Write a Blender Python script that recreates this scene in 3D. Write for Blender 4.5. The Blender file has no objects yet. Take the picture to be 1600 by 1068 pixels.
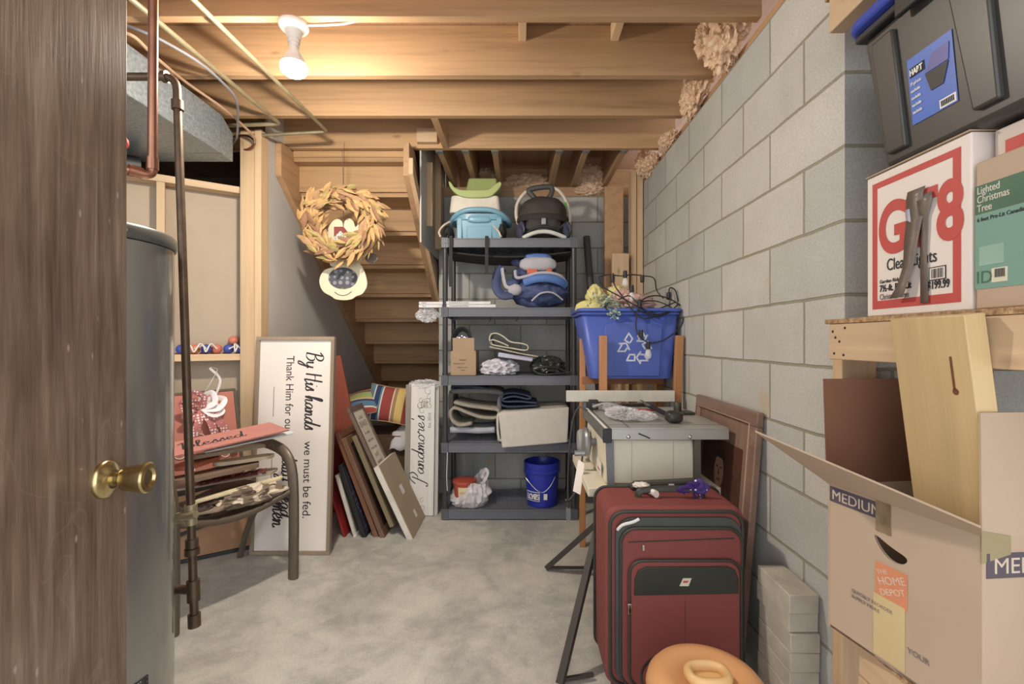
import bpy, bmesh, math, random
from mathutils import Vector, Matrix, noise
random.seed(7)
sc = bpy.context.scene
COL = sc.collection
R = math.radians
# ------------------------------------------------------------------ camera, world, exposure
FPX, CX, CY, CH = 745.0, 813.0, 532.0, 1.207
cam_d = bpy.data.cameras.new('camera'); cam = bpy.data.objects.new('camera', cam_d); COL.objects.link(cam)
cam.location = (0, 0, CH); cam.rotation_euler = (R(90), 0, 0)
cam_d.sensor_width = 36; cam_d.lens = 36 * FPX / 1600
cam_d.shift_x = (800 - CX) / 1600; cam_d.shift_y = (CY - 534) / 1600
cam_d.clip_start = 0.05
sc.camera = cam
w = bpy.data.worlds.new('world'); sc.world = w; w.use_nodes = True
w.node_tree.nodes['Background'].inputs[0].default_value = (0.95, 0.97, 1.0, 1)
w.node_tree.nodes['Background'].inputs[1].default_value = 1.35
vs = sc.view_settings
vs.view_transform = 'Standard'; vs.look = 'None'; vs.gamma = 1; vs.use_curve_mapping = False
vs.exposure = 0.85
sc.cycles.use_denoising = True
sc.cycles.max_bounces = 8
BULB_EMIT = 600.0

def W(px, py, Y):
    return Vector(((px - CX) * Y / FPX, Y, CH - (py - CY) * Y / FPX))

# ------------------------------------------------------------------ materials
MATS = {}
def nodes(name):
    m = bpy.data.materials.new(name); m.use_nodes = True
    nt = m.node_tree; b = nt.nodes['Principled BSDF']
    return m, nt, b
def rgb(r, g, b): # sRGB 0-255 to linear
    f = lambda c: (c / 255 / 12.92) if c / 255 <= 0.04045 else ((c / 255 + 0.055) / 1.055) ** 2.4
    r, g, b = f(r), f(g), f(b); l = .3 * r + .6 * g + .1 * b; k = .16   # muted, like the paints and woods in the room
    return (r + (l - r) * k, g + (l - g) * k, b + (l - b) * k, 1)
def mixrgb(nt, fac, a, b, mode='MIX'):
    n = nt.nodes.new('ShaderNodeMix'); n.data_type = 'RGBA'; n.blend_type = mode
    for sock, v in ((n.inputs[0], fac), (n.inputs[6], a), (n.inputs[7], b)):
        if hasattr(v, 'is_linked') or hasattr(v, 'links'): nt.links.new(v, sock)
        else: sock.default_value = v
    return n.outputs[2]
def math_n(nt, op, a, b=0.0, clamp=False):
    n = nt.nodes.new('ShaderNodeMath'); n.operation = op; n.use_clamp = clamp
    for sock, v in ((n.inputs[0], a), (n.inputs[1], b)):
        if hasattr(v, 'links'): nt.links.new(v, sock)
        else: sock.default_value = v
    return n.outputs[0]
def coords(nt, scale=(1, 1, 1), rnd=True):
    tc = nt.nodes.new('ShaderNodeTexCoord'); mp = nt.nodes.new('ShaderNodeMapping')
    nt.links.new(tc.outputs['Object'], mp.inputs[0]); mp.inputs['Scale'].default_value = scale
    if rnd:
        oi = nt.nodes.new('ShaderNodeObjectInfo')
        m = math_n(nt, 'MULTIPLY', oi.outputs['Random'], 37.0)
        nt.links.new(m, mp.inputs['Location'])
    return mp.outputs[0]
def noise_n(nt, vec, scale, detail=4, rough=0.55, dist=0.0):
    n = nt.nodes.new('ShaderNodeTexNoise'); nt.links.new(vec, n.inputs['Vector'])
    n.inputs['Scale'].default_value = scale; n.inputs['Detail'].default_value = detail
    n.inputs['Roughness'].default_value = rough; n.inputs['Distortion'].default_value = dist
    return n.outputs['Fac']
def ramp(nt, fac, stops):
    n = nt.nodes.new('ShaderNodeValToRGB'); nt.links.new(fac, n.inputs[0])
    cr = n.color_ramp
    while len(cr.elements) < len(stops): cr.elements.new(0.5)
    for e, (p, c) in zip(cr.elements, stops): e.position = p; e.color = c
    return n.outputs[0]
def bump(nt, b, h, strength=0.3, dist=0.01):
    n = nt.nodes.new('ShaderNodeBump'); n.inputs['Strength'].default_value = strength
    n.inputs['Distance'].default_value = dist; nt.links.new(h, n.inputs['Height'])
    nt.links.new(n.outputs[0], b.inputs['Normal'])
def mul(c, k): return (min(c[0] * k, 1), min(c[1] * k, 1), min(c[2] * k, 1), 1)
def plain(name, c, rough=0.5, metal=0.0, var=0.12, scale=8, bstr=0.0, bscale=200, c2=None, coat=0, alpha=None, trans=0, emit=0, spec=None):
    if name in MATS: return MATS[name]
    m, nt, b = nodes(name)
    v = coords(nt)
    f = noise_n(nt, v, scale)
    col = ramp(nt, f, [(0.3, mul(c, 1 - var)), (0.7, c2 or mul(c, 1 + var))])
    nt.links.new(col, b.inputs['Base Color'])
    b.inputs['Roughness'].default_value = rough; b.inputs['Metallic'].default_value = metal
    b.inputs['Coat Weight'].default_value = coat
    if spec is not None: b.inputs['Specular IOR Level'].default_value = spec
    if alpha is not None: b.inputs['Alpha'].default_value = alpha
    if trans: b.inputs['Transmission Weight'].default_value = trans
    if emit:
        b.inputs['Emission Color'].default_value = c; b.inputs['Emission Strength'].default_value = emit
    if bstr:
        bump(nt, b, noise_n(nt, v, bscale, 3), bstr, 0.003)
    MATS[name] = m
    return m
def wood(name, c, axis=0, dark=0.72, rough=0.6, knots=0.5, fine=1.0, coat=0):
    if name in MATS: return MATS[name]
    m, nt, b = nodes(name)
    s = [16 * fine] * 3; s[axis] = 0.9 * fine
    v = coords(nt, tuple(s))
    f1 = noise_n(nt, v, 1.2, 5, 0.6, 0.6)
    s2 = [90 * fine] * 3; s2[axis] = 2.5 * fine
    v2 = coords(nt, tuple(s2))
    f2 = noise_n(nt, v2, 1.0, 3, 0.6)
    f = math_n(nt, 'ADD', math_n(nt, 'MULTIPLY', f1, 0.7), math_n(nt, 'MULTIPLY', f2, 0.3))
    col = ramp(nt, f, [(0.3, mul(c, dark)), (0.5, c), (0.72, mul(c, 1.16))])
    s3 = [7] * 3; s3[axis] = 2.6
    v3 = coords(nt, tuple(s3))
    vo = nt.nodes.new('ShaderNodeTexVoronoi'); nt.links.new(v3, vo.inputs['Vector']); vo.inputs['Scale'].default_value = 1.0
    kn = ramp(nt, vo.outputs['Distance'], [(0.035, (1, 1, 1, 1)), (0.10, (0, 0, 0, 1))])
    kf = math_n(nt, 'MULTIPLY', kn, knots)
    col = mixrgb(nt, kf, col, (c[0] * 0.3, c[1] * 0.2, c[2] * 0.15, 1))
    oi = nt.nodes.new('ShaderNodeObjectInfo')
    hv = nt.nodes.new('ShaderNodeHueSaturation'); nt.links.new(col, hv.inputs['Color'])
    nt.links.new(math_n(nt, 'ADD', math_n(nt, 'MULTIPLY', oi.outputs['Random'], 0.22), 0.89), hv.inputs['Value'])
    nt.links.new(hv.outputs[0], b.inputs['Base Color'])
    b.inputs['Roughness'].default_value = rough; b.inputs['Coat Weight'].default_value = coat
    bump(nt, b, f, 0.15, 0.003)
    MATS[name] = m
    return m
def blockwall(name, c):
    m, nt, b = nodes(name)
    geo = nt.nodes.new('ShaderNodeNewGeometry'); sp = nt.nodes.new('ShaderNodeSeparateXYZ'); nt.links.new(geo.outputs['Position'], sp.inputs[0])
    sn = nt.nodes.new('ShaderNodeSeparateXYZ'); nt.links.new(geo.outputs['True Normal'], sn.inputs[0])
    ax = math_n(nt, 'GREATER_THAN', math_n(nt, 'ABSOLUTE', sn.outputs[0]), 0.5)
    ay = math_n(nt, 'SUBTRACT', 1.0, ax)
    u = math_n(nt, 'ADD', math_n(nt, 'MULTIPLY', math_n(nt, 'ADD', sp.outputs[1], -0.0704 + 8.128), ax),
               math_n(nt, 'MULTIPLY', math_n(nt, 'ADD', sp.outputs[0], 8.128 + 0.2), ay))
    vz = math_n(nt, 'ADD', sp.outputs[2], -1.333 + 0.2032 * 21)
    cb = nt.nodes.new('ShaderNodeCombineXYZ'); nt.links.new(u, cb.inputs[0]); nt.links.new(vz, cb.inputs[1])
    # wobble the joints a little
    wob = nt.nodes.new('ShaderNodeTexNoise'); nt.links.new(geo.outputs['Position'], wob.inputs['Vector']); wob.inputs['Scale'].default_value = 9; wob.inputs['Detail'].default_value = 3
    vm = nt.nodes.new('ShaderNodeVectorMath'); vm.operation = 'MULTIPLY_ADD'; nt.links.new(wob.outputs['Color'], vm.inputs[0]); vm.inputs[1].default_value = (0.008,) * 3; vm.inputs[2].default_value = (-0.004,) * 3
    va = nt.nodes.new('ShaderNodeVectorMath'); va.operation = 'ADD'; nt.links.new(cb.outputs[0], va.inputs[0]); nt.links.new(vm.outputs[0], va.inputs[1])
    br = nt.nodes.new('ShaderNodeTexBrick'); nt.links.new(va.outputs[0], br.inputs['Vector'])
    br.inputs['Scale'].default_value = 1; br.inputs['Brick Width'].default_value = 0.4064; br.inputs['Row Height'].default_value = 0.2032
    br.inputs['Mortar Size'].default_value = 0.0055; br.inputs['Mortar Smooth'].default_value = 0.35; br.inputs['Bias'].default_value = 0
    br.inputs['Color1'].default_value = c; br.inputs['Color2'].default_value = (c[0] * 0.74, c[1] * 0.78, c[2] * 0.80, 1)
    br.inputs['Mortar'].default_value = (c[0] * 0.55, c[1] * 0.52, c[2] * 0.42, 1)
    g = geo.outputs['Position']
    n1 = noise_n(nt, g, 3.0, 5, 0.6); n2 = noise_n(nt, g, 160, 2, 0.6)
    col = mixrgb(nt, 0.55, br.outputs['Color'], ramp(nt, n1, [(0.3, (0.72, 0.70, 0.66, 1)), (0.7, (1, 1, 1, 1))]), 'MULTIPLY')
    col = mixrgb(nt, 0.55, col, ramp(nt, n2, [(0.25, (0.6, 0.6, 0.6, 1)), (0.6, (1, 1, 1, 1))]), 'MULTIPLY')
    # a few tan smears
    n3 = noise_n(nt, g, 5.5, 1, 0.4)
    col = mixrgb(nt, ramp(nt, n3, [(0.74, (0, 0, 0, 1)), (0.80, (0.5, 0.5, 0.5, 1))]), col, rgb(190, 165, 120))
    nt.links.new(col, b.inputs['Base Color']); b.inputs['Roughness'].default_value = 0.92
    h = math_n(nt, 'ADD', math_n(nt, 'MULTIPLY', br.outputs['Fac'], -1.0), math_n(nt, 'MULTIPLY', n2, 0.22))
    bump(nt, b, h, 0.7, 0.006)
    return m
def concrete(name):
    m, nt, b = nodes(name)
    tc = nt.nodes.new('ShaderNodeTexCoord'); v = tc.outputs['Object']
    a = noise_n(nt, v, 1.8, 8, 0.68, 0.9); bb = noise_n(nt, v, 9, 7, 0.7, 0.5); c = noise_n(nt, v, 120, 2, 0.5)
    f = math_n(nt, 'ADD', math_n(nt, 'MULTIPLY', a, 0.6), math_n(nt, 'MULTIPLY', bb, 0.4))
    col = ramp(nt, f, [(0.36, rgb(160, 158, 151)), (0.46, rgb(180, 178, 170)), (0.54, rgb(198, 195, 185)), (0.66, rgb(214, 208, 194))])
    col = mixrgb(nt, 0.5, col, ramp(nt, c, [(0.3, (0.75, 0.75, 0.75, 1)), (0.6, (1, 1, 1, 1))]), 'MULTIPLY')
    nt.links.new(col, b.inputs['Base Color'])
    nt.links.new(ramp(nt, a, [(0.35, (0.38,) * 3 + (1,)), (0.65, (0.75,) * 3 + (1,))]), b.inputs['Roughness'])
    bump(nt, b, f, 0.12, 0.01)
    return m
def stripes(name, cols, axis=0, period=0.3, rough=0.9):
    m, nt, b = nodes(name)
    tc = nt.nodes.new('ShaderNodeTexCoord'); sp = nt.nodes.new('ShaderNodeSeparateXYZ'); nt.links.new(tc.outputs['Object'], sp.inputs[0])
    f = math_n(nt, 'FRACT', math_n(nt, 'ADD', math_n(nt, 'DIVIDE', sp.outputs[axis], period), 10.5))
    n = nt.nodes.new('ShaderNodeValToRGB'); n.color_ramp.interpolation = 'CONSTANT'; nt.links.new(f, n.inputs[0])
    cr = n.color_ramp
    while len(cr.elements) < len(cols): cr.elements.new(0.5)
    for e, (p, c) in zip(cr.elements, cols): e.position = p; e.color = c
    nt.links.new(n.outputs[0], b.inputs['Base Color']); b.inputs['Roughness'].default_value = rough
    bump(nt, b, noise_n(nt, tc.outputs['Object'], 500, 2), 0.2, 0.002)
    return m
def dots(name, base, dot, scale=22, size=0.3, rough=0.7):
    m, nt, b = nodes(name)
    tc = nt.nodes.new('ShaderNodeTexCoord'); vo = nt.nodes.new('ShaderNodeTexVoronoi'); nt.links.new(tc.outputs['Object'], vo.inputs['Vector'])
    vo.inputs['Scale'].default_value = scale; vo.inputs['Randomness'].default_value = 0.35
    col = mixrgb(nt, ramp(nt, vo.outputs['Distance'], [(size, (1, 1, 1, 1)), (size + 0.04, (0, 0, 0, 1))]), base, dot)
    nt.links.new(col, b.inputs['Base Color']); b.inputs['Roughness'].default_value = rough
    return m
def rug(name, c, c2, rough=1.0, scale=260, bstr=0.9):
    m, nt, b = nodes(name)
    tc = nt.nodes.new('ShaderNodeTexCoord'); v = tc.outputs['Object']
    n1 = noise_n(nt, v, scale, 3, 0.7)
    nt.links.new(ramp(nt, n1, [(0.35, c2), (0.62, c)]), b.inputs['Base Color'])
    b.inputs['Roughness'].default_value = rough; bump(nt, b, n1, bstr, 0.008)
    return m

pine = rgb(205, 160, 112)
M_joist = wood('joist_pine', rgb(188, 146, 98), 0, 0.68)
M_wy = wood('pine_along_depth', rgb(192, 148, 100), 1, 0.78)
M_wz = wood('pine_upright', rgb(208, 174, 130), 2, 0.82)
M_wx_light = wood('pale_pine', rgb(212, 178, 134), 0, 0.86)
M_wy_light = wood('pale_pine_rail', rgb(212, 178, 136), 1, 0.86)
M_shelfboard = wood('yellow_pine_board', rgb(214, 180, 122), 1, 0.78, 0.45, 0.35)
M_stair = wood('stair_pine', rgb(192, 148, 94), 0, 0.66)
M_stringer = wood('stringer_pine', rgb(190, 146, 98), 1, 0.75)
M_subfloor = wood('plywood_subfloor', rgb(160, 116, 82), 1, 0.75, fine=0.6)
M_doorw = wood('dark_walnut_veneer', rgb(134, 100, 72), 2, 0.66, 0.42, 0.0, fine=1.3, coat=0.2)
M_block = blockwall('concrete_block', rgb(212, 211, 204))
M_floor = concrete('concrete_slab')
M_dry = plain('grey_drywall', rgb(196, 192, 186), 0.85, var=0.04, scale=5, bstr=0.05)
M_paper = plain('drywall_paper_back', rgb(178, 160, 136), 0.9, var=0.04, scale=4)
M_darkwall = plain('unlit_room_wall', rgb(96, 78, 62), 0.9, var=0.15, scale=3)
M_galv = plain('galvanized_steel', rgb(148, 162, 172), 0.36, 0.6, 0.26, 70)
M_copper = plain('copper', rgb(176, 120, 92), 0.35, 0.9, 0.22, 12)
M_iron = plain('black_iron', rgb(104, 84, 66), 0.45, 0.7, 0.25, 20)
M_brasspipe = plain('weathered_pipe', rgb(176, 164, 128), 0.42, 0.6, 0.15, 15)
M_tank = plain('grey_enamel', rgb(150, 150, 144), 0.25, 0.6, 0.05, 3, coat=0.5)
M_tankdark = plain('tank_trim', rgb(110, 112, 108), 0.35, 0.5, 0.05, 3)
M_brass = plain('antique_brass', rgb(196, 176, 118), 0.25, 1.0, 0.06, 10)
M_plasw = plain('white_plastic', rgb(226, 224, 218), 0.45, var=0.02)
M_blackp = plain('black_plastic', rgb(40, 40, 42), 0.5, var=0.1)
M_shelfp = plain('charcoal_resin', rgb(100, 103, 112), 0.42, var=0.06, scale=5)
M_shelfpost = plain('charcoal_post', rgb(58, 58, 62), 0.35, var=0.06, scale=5)
M_card = plain('cardboard', rgb(184, 158, 130), 0.85, var=0.05, scale=3, bstr=0.08, bscale=90)
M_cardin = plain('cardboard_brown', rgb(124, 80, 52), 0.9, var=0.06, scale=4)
M_ink = plain('dark_ink', rgb(48, 44, 48), 0.8, var=0.03)
M_inkred = plain('red_ink', rgb(196, 62, 52), 0.6, var=0.05)
M_white = plain('white_paint', rgb(226, 222, 214), 0.7, var=0.03)
M_signw = plain('sign_white', rgb(232, 222, 212), 0.75, var=0.02, scale=3)
M_taupe = wood('taupe_frame', rgb(150, 130, 106), 1, 0.8, knots=0)
M_insul = rug('fiberglass', rgb(244, 214, 176), rgb(214, 168, 128), scale=45, bstr=1.0)
M_chrome = plain('steel', rgb(190, 190, 188), 0.3, 1.0, 0.05)
M_silvertool = plain('tool_grey', rgb(150, 152, 154), 0.4, 0.5, 0.1)
M_bronze = plain('bronze_frame', rgb(104, 92, 76), 0.45, 0.3, 0.12, 30, bstr=0.1)
def clear(name, c=(0.9, 0.92, 0.95, 1), rough=0.15, alpha=0.45):
    return plain(name, c, rough, var=0.05, scale=20, alpha=alpha, bstr=0.4, bscale=30)
M_poly = clear('clear_poly', (0.85, 0.85, 0.86, 1), 0.2, 0.4)
M_polyw = plain('white_bag', rgb(232, 228, 232), 0.3, var=0.05, scale=10, alpha=0.58, bstr=.6, bscale=28)

# ------------------------------------------------------------------ mesh builder
class MB:
    def __init__(s): s.bm = bmesh.new(); s.M = Matrix()
    def at(s, M): s.M = M; return s
    def v(s, p): return s.bm.verts.new(s.M @ Vector(p))
    def f(s, vs):
        try: return s.bm.faces.new(vs)
        except ValueError: return None
    def box(s, x0, x1, y0, y1, z0, z1):
        a = [s.v((x, y, z)) for x in (x0, x1) for y in (y0, y1) for z in (z0, z1)]
        for q in ((0, 1, 3, 2), (4, 6, 7, 5), (0, 4, 5, 1), (2, 3, 7, 6), (0, 2, 6, 4), (1, 5, 7, 3)): s.f([a[i] for i in q])
        return s
    def hexa(s, lo, hi): # two quads of 4 points
        a = [s.v(p) for p in lo]; b = [s.v(p) for p in hi]; n = len(a)
        s.f(a[::-1]); s.f(b)
        for i in range(n): s.f([a[i], a[(i + 1) % n], b[(i + 1) % n], b[i]])
        return s
    def prism(s, pts, z0, z1):
        return s.hexa([(x, y, z0) for x, y in pts], [(x, y, z1) for x, y in pts])
    def tube(s, pts, r, seg=10, closed=False, flat=1.0, up=None):
        pts = [Vector(p) for p in pts]; n = len(pts); rings = []
        rr = r if isinstance(r, (list, tuple)) else [r] * n
        t0 = (pts[1] - pts[0]).normalized()
        nrm = Vector(up) if up else t0.orthogonal().normalized()
        for i in range(n):
            if closed: t = (pts[(i + 1) % n] - pts[i - 1])
            else: t = pts[min(i + 1, n - 1)] - pts[max(i - 1, 0)]
            t = t.normalized() if t.length > 1e-9 else t0
            nrm = (nrm - t * nrm.dot(t))
            nrm = nrm.normalized() if nrm.length > 1e-6 else t.orthogonal().normalized()
            bn = t.cross(nrm)
            rings.append([s.v(pts[i] + (nrm * math.cos(2 * math.pi * k / seg) * flat + bn * math.sin(2 * math.pi * k / seg)) * rr[i]) for k in range(seg)])
        for i in range(n if closed else n - 1):
            a, b = rings[i], rings[(i + 1) % n]
            for k in range(seg): s.f([a[k], a[(k + 1) % seg], b[(k + 1) % seg], b[k]])
        if not closed: s.f(rings[0][::-1]); s.f(rings[-1])
        return s
    def bar(s, p0, p1, w, h, up=(0, 0, 1)):
        p0, p1 = Vector(p0), Vector(p1); t = (p1 - p0).normalized(); u = Vector(up); u = (u - t * u.dot(t)).normalized(); b = t.cross(u)
        q = [(-w / 2, -h / 2), (w / 2, -h / 2), (w / 2, h / 2), (-w / 2, h / 2)]
        return s.hexa([p0 + b * x + u * y for x, y in q], [p1 + b * x + u * y for x, y in q])
    def lathe(s, prof, seg=32, c=(0, 0, 0), cap=True):
        rings = []
        for r, z in prof:
            rings.append([s.v((c[0] + r * math.cos(2 * math.pi * k / seg), c[1] + r * math.sin(2 * math.pi * k / seg), c[2] + z)) for k in range(seg)])
        for a, b in zip(rings, rings[1:]):
            for k in range(seg): s.f([a[k], a[(k + 1) % seg], b[(k + 1) % seg], b[k]])
        if cap: s.f(rings[0][::-1]); s.f(rings[-1])
        return s
    def blob(s, c, rad, amp=0.0, freq=3.0, sub=4, flatz=None, seed=0, sharp=False, power=1.0):
        t = bmesh.new(); bmesh.ops.create_icosphere(t, subdivisions=sub, radius=1)
        mp = {}
        for v in t.verts:
            p = v.co.copy()
            if power != 1.0: p = Vector([math.copysign(abs(a) ** power, a) for a in p])
            d = noise.noise(p * freq + Vector((seed, seed * 1.7, 0)))
            if sharp: d = 0.5 - abs(d) * 2.2
            d += 0.4 * noise.noise(p * freq * 2.7 + Vector((0, seed, 5)))
            p = p * (1 + amp * d)
            q = Vector((c[0] + p.x * rad[0], c[1] + p.y * rad[1], c[2] + p.z * rad[2]))
            if flatz is not None and q.z < flatz: q.z = flatz
            mp[v.index] = s.v(q)
        t.verts.ensure_lookup_table()
        for f in t.faces: s.f([mp[v.index] for v in f.verts])
        t.free(); return s
    def grid(s, fn, nu, nv, wrap=False):
        a = [[s.v(fn(i / nu, j / nv)) for j in range(nv + 1)] for i in range(nu + 1)]
        for i in range(nu):
            for j in range(nv): s.f([a[i][j], a[i + 1][j], a[i + 1][j + 1], a[i][j + 1]])
        return s
def catmull(pts, n=6, closed=False):
    P = [Vector(p) for p in pts]; out = []
    m = len(P)
    for i in range(m if closed else m - 1):
        p0 = P[(i - 1) % m] if closed or i > 0 else P[0]; p1 = P[i]; p2 = P[(i + 1) % m]
        p3 = P[(i + 2) % m] if closed or i + 2 < m else P[-1]
        for k in range(n):
            t = k / n
            out.append(0.5 * ((2 * p1) + (p2 - p0) * t + (2 * p0 - 5 * p1 + 4 * p2 - p3) * t * t + (3 * p1 - p0 - 3 * p2 + p3) * t ** 3))
    if not closed: out.append(P[-1])
    return out
def rrect(x0, x1, y0, y1, r, n=5):
    pts = []
    for cx, cy, a0 in ((x1 - r, y1 - r, 0), (x0 + r, y1 - r, 90), (x0 + r, y0 + r, 180), (x1 - r, y0 + r, 270)):
        for k in range(n + 1):
            a = R(a0 + 90 * k / n); pts.append((cx + r * math.cos(a), cy + r * math.sin(a)))
    return pts

def obj(name, mb, mat, parent=None, bevel=0, smooth=True, solid=0, w=False, sub=0, label=None):
    bm = mb.bm
    bmesh.ops.recalc_face_normals(bm, faces=bm.faces[:])
    me = bpy.data.meshes.new(name); bm.to_mesh(me); bm.free()
    if w and parent is not None:
        m = parent.matrix_basis
        if parent.parent is not None: m = parent.parent.matrix_basis @ m
        me.transform(m.inverted())
    me.materials.append(mat)
    if smooth:
        for p in me.polygons: p.use_smooth = True
        me.set_sharp_from_angle(angle=R(38))
    o = bpy.data.objects.new(name, me); COL.objects.link(o)
    if parent: o.parent = parent
    if solid:
        s = o.modifiers.new('solid', 'SOLIDIFY'); s.thickness = solid; s.offset = 0
    if sub:
        s = o.modifiers.new('sub', 'SUBSURF'); s.levels = sub; s.render_levels = sub
    if bevel:
        s = o.modifiers.new('bevel', 'BEVEL'); s.width = bevel; s.segments = 2; s.limit_method = 'ANGLE'; s.angle_limit = R(40)
    if label: o['label'] = label
    return o
def thing(name, label, cat, loc=(0, 0, 0), rotz=0, group=None, M=None, kind=None):
    o = bpy.data.objects.new(name, None); COL.objects.link(o); o.empty_display_size = 0.05
    o.matrix_basis = M if M is not None else Matrix.Translation(loc) @ Matrix.Rotation(rotz, 4, 'Z')
    o['label'] = label; o['category'] = cat
    if group: o['group'] = group
    if kind: o['kind'] = kind
    return o
def tag(o, label, cat, group=None, kind=None):
    o['label'] = label; o['category'] = cat
    if group: o['group'] = group
    if kind: o['kind'] = kind
    return o
def single(name, mb, mat, label, cat, group=None, M=None, kind=None, **k):
    o = obj(name, mb, mat, **k)
    if M is not None: o.matrix_basis = M
    return tag(o, label, cat, group, kind)
def struct(name, mb, mat, parent=None, **k):
    o = obj(name, mb, mat, parent, **k)
    if parent is None: o['kind'] = 'structure'
    return o
def frame(o, x, y):
    "matrix with origin o, local x and y directions (z = x cross y)"
    x = Vector(x).normalized(); y = Vector(y); y = (y - x * y.dot(x)).normalized(); z = x.cross(y)
    M = Matrix((x, y, z)).transposed().to_4x4(); M.translation = Vector(o); return M
def text(body, size, mat, parent, loc, rot=None, shear=0, xs=1.0, bold=0.0, name='lettering', align='LEFT'):
    cu = bpy.data.curves.new(name, 'FONT'); cu.body = body; cu.size = size; cu.extrude = 0.0004; cu.shear = shear
    cu.offset = bold; cu.align_x = align
    cu.materials.append(mat)
    tmp = bpy.data.objects.new(name, cu); me = bpy.data.meshes.new_from_object(tmp); bpy.data.objects.remove(tmp)
    o = bpy.data.objects.new(name, me); COL.objects.link(o); o.parent = parent
    o.matrix_basis = Matrix.Translation(loc) @ (rot or Matrix()) @ Matrix.Diagonal((xs, 1, 1, 1))
    return o
RZ = lambda a: Matrix.Rotation(R(a), 4, 'Z')
RX = lambda a: Matrix.Rotation(R(a), 4, 'X')
RY = lambda a: Matrix.Rotation(R(a), 4, 'Y')
FRONT = RX(90)  # text that faces -Y, reads along +X

GL = {
 'a': (1.0, [[(.75,.8),(.4,1),(.05,.55),(.2,.05),(.5,.15),(.75,.85),(.72,.3),(.85,0),(1.1,.25)]]),
 'n': (1.0, [[(0,.7),(.12,1),(.15,0),(.3,.75),(.55,.95),(.62,.5),(.62,.1),(.8,0),(1.05,.3)]]),
 'd': (1.1, [[(.75,.8),(.4,1),(.05,.55),(.2,.05),(.5,.1),(.8,1.2),(.95,2.2),(.85,1.3),(.75,.2),(.95,0),(1.15,.3)]]),
 'm': (1.3, [[(0,.7),(.12,1),(.15,0),(.3,.8),(.5,.95),(.55,0),(.7,.8),(.9,.95),(.95,.1),(1.1,0),(1.35,.3)]]),
 'o': (.9, [[(.4,1),(.05,.6),(.15,.05),(.5,0),(.75,.5),(.5,.95),(.4,1),(.7,.85),(1,.9)]]),
 'r': (.8, [[(0,.7),(.15,1.15),(.3,.9),(.55,.95),(.5,.2),(.65,0),(.85,.3)]]),
 'e': (.8, [[(0,.3),(.5,.6),(.55,.9),(.3,1),(.1,.5),(.3,.02),(.6,.1),(.85,.4)]]),
 's': (.65, [[(0,.1),(.4,1.15),(.45,.6),(.55,.2),(.3,0),(.05,.15)]]),
 'i': (.5, [[(0,.6),(.15,1),(.15,.1),(.35,0),(.55,.3)], [(.28,1.5),(.32,1.58)]]),
 'h': (.95, [[(0,.4),(.4,2),(.33,2.4),(.15,2),(.1,0),(.3,.8),(.55,.95),(.55,.1),(.8,0),(1,.3)]]),
 'y': (.95, [[(0,.8),(.1,1),(.15,.3),(.4,.05),(.7,.4),(.78,1),(.7,0),(.5,-1),(.2,-1.1),(.25,-.6),(.95,.3)]]),
 'l': (.5, [[(0,.3),(.4,1.8),(.3,2.3),(.12,1.8),(.12,.2),(.35,0),(.55,.3)]]),
 'b': (.75, [[(0,.3),(.35,1.8),(.3,2.2),(.12,1.8),(.12,.1),(.4,0),(.65,.4),(.55,.9),(.8,.85)]]),
 'B': (1.35, [[(.2,0),(.35,2.2)], [(-.1,1.9),(.5,2.4),(1.0,2.1),(.9,1.5),(.35,1.2),(1.0,1.1),(1.15,.5),(.7,0),(.1,.1)]]),
 'H': (1.35, [[(.1,2.2),(.15,0)], [(0,1.1),(.5,1.3),(1.1,1.2)], [(.95,2.3),(.9,0),(1.1,-.05),(1.35,.2)]]),
 'P': (1.2, [[(.5,2.0),(.35,.8),(.1,-.6),(-.2,-.7),(-.25,-.4)], [(-.3,1.4),(.1,2.2),(.8,2.4),(1.1,1.8),(.8,1.1),(.35,1.0)]]),
 'A': (1.3, [[(-.1,0),(.3,.4),(.75,2.3),(.85,0),(1.1,0),(1.3,.3)], [(.2,.8),(.95,.85)]]),
 "'": (.3, [[(.15,2.3),(.08,1.8)]]), '.': (.3, [[(.1,0),(.14,.05)]]), ' ': (.7, []), }
def script(body, h, mat, parent, M, slant=0.25, wgt=0.085, xs=1.0, name='script_lettering'):
    mb = MB(); x = 0
    for ch in body:
        adv, strokes = GL[ch]
        for st in strokes:
            p = [Vector(((x + a) * xs + b * slant, b, 0)) * h for a, b in st]
            pts = catmull(p, 5) if len(p) > 2 else p
            n = len(pts); dirs = [(pts[min(i + 1, n - 1)] - pts[max(i - 1, 0)]) for i in range(n)]
            rr = [h * wgt * (0.55 + 0.85 * abs(d.y) / (d.length + 1e-9)) for d in dirs]
            mb.tube(pts, rr, 6)
        x += adv
    for v in mb.bm.verts: v.co.z *= 0.12
    for v in mb.bm.verts: v.co = M @ v.co
    return obj(name, mb, mat, parent)

# ================================================================== STRUCTURE
XW = 0.888
struct('floor', MB().box(-4, 2.2, -1.5, 6.6, -0.1, 0), M_floor, smooth=False)
mb = MB().prism([(XW, 1.305), (1.9, 1.305), (1.9, 1.5), (1.1, 1.5), (1.1, 3.98), (XW, 3.98)], 0, 2.35)
struct('wall_right', mb, M_block, smooth=False)
struct('wall_back', MB().box(-0.645, XW, 3.78, 3.98, 0, 2.35), M_block, smooth=False)
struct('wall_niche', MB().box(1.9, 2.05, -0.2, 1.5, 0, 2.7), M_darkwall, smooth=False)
struct('wall_stair_left', MB().box(-1.535, -1.522, 2.87, 6.4, 0, 2.66), M_dry, smooth=False)
struct('wall_stair_right', MB().box(-0.66, -0.648, 3.985, 6.4, 0, 2.66), M_dry, smooth=False)
struct('wall_stair_end', MB().box(-1.54, -0.64, 6.41, 6.5, 0, 2.66), M_dry, smooth=False)
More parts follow.
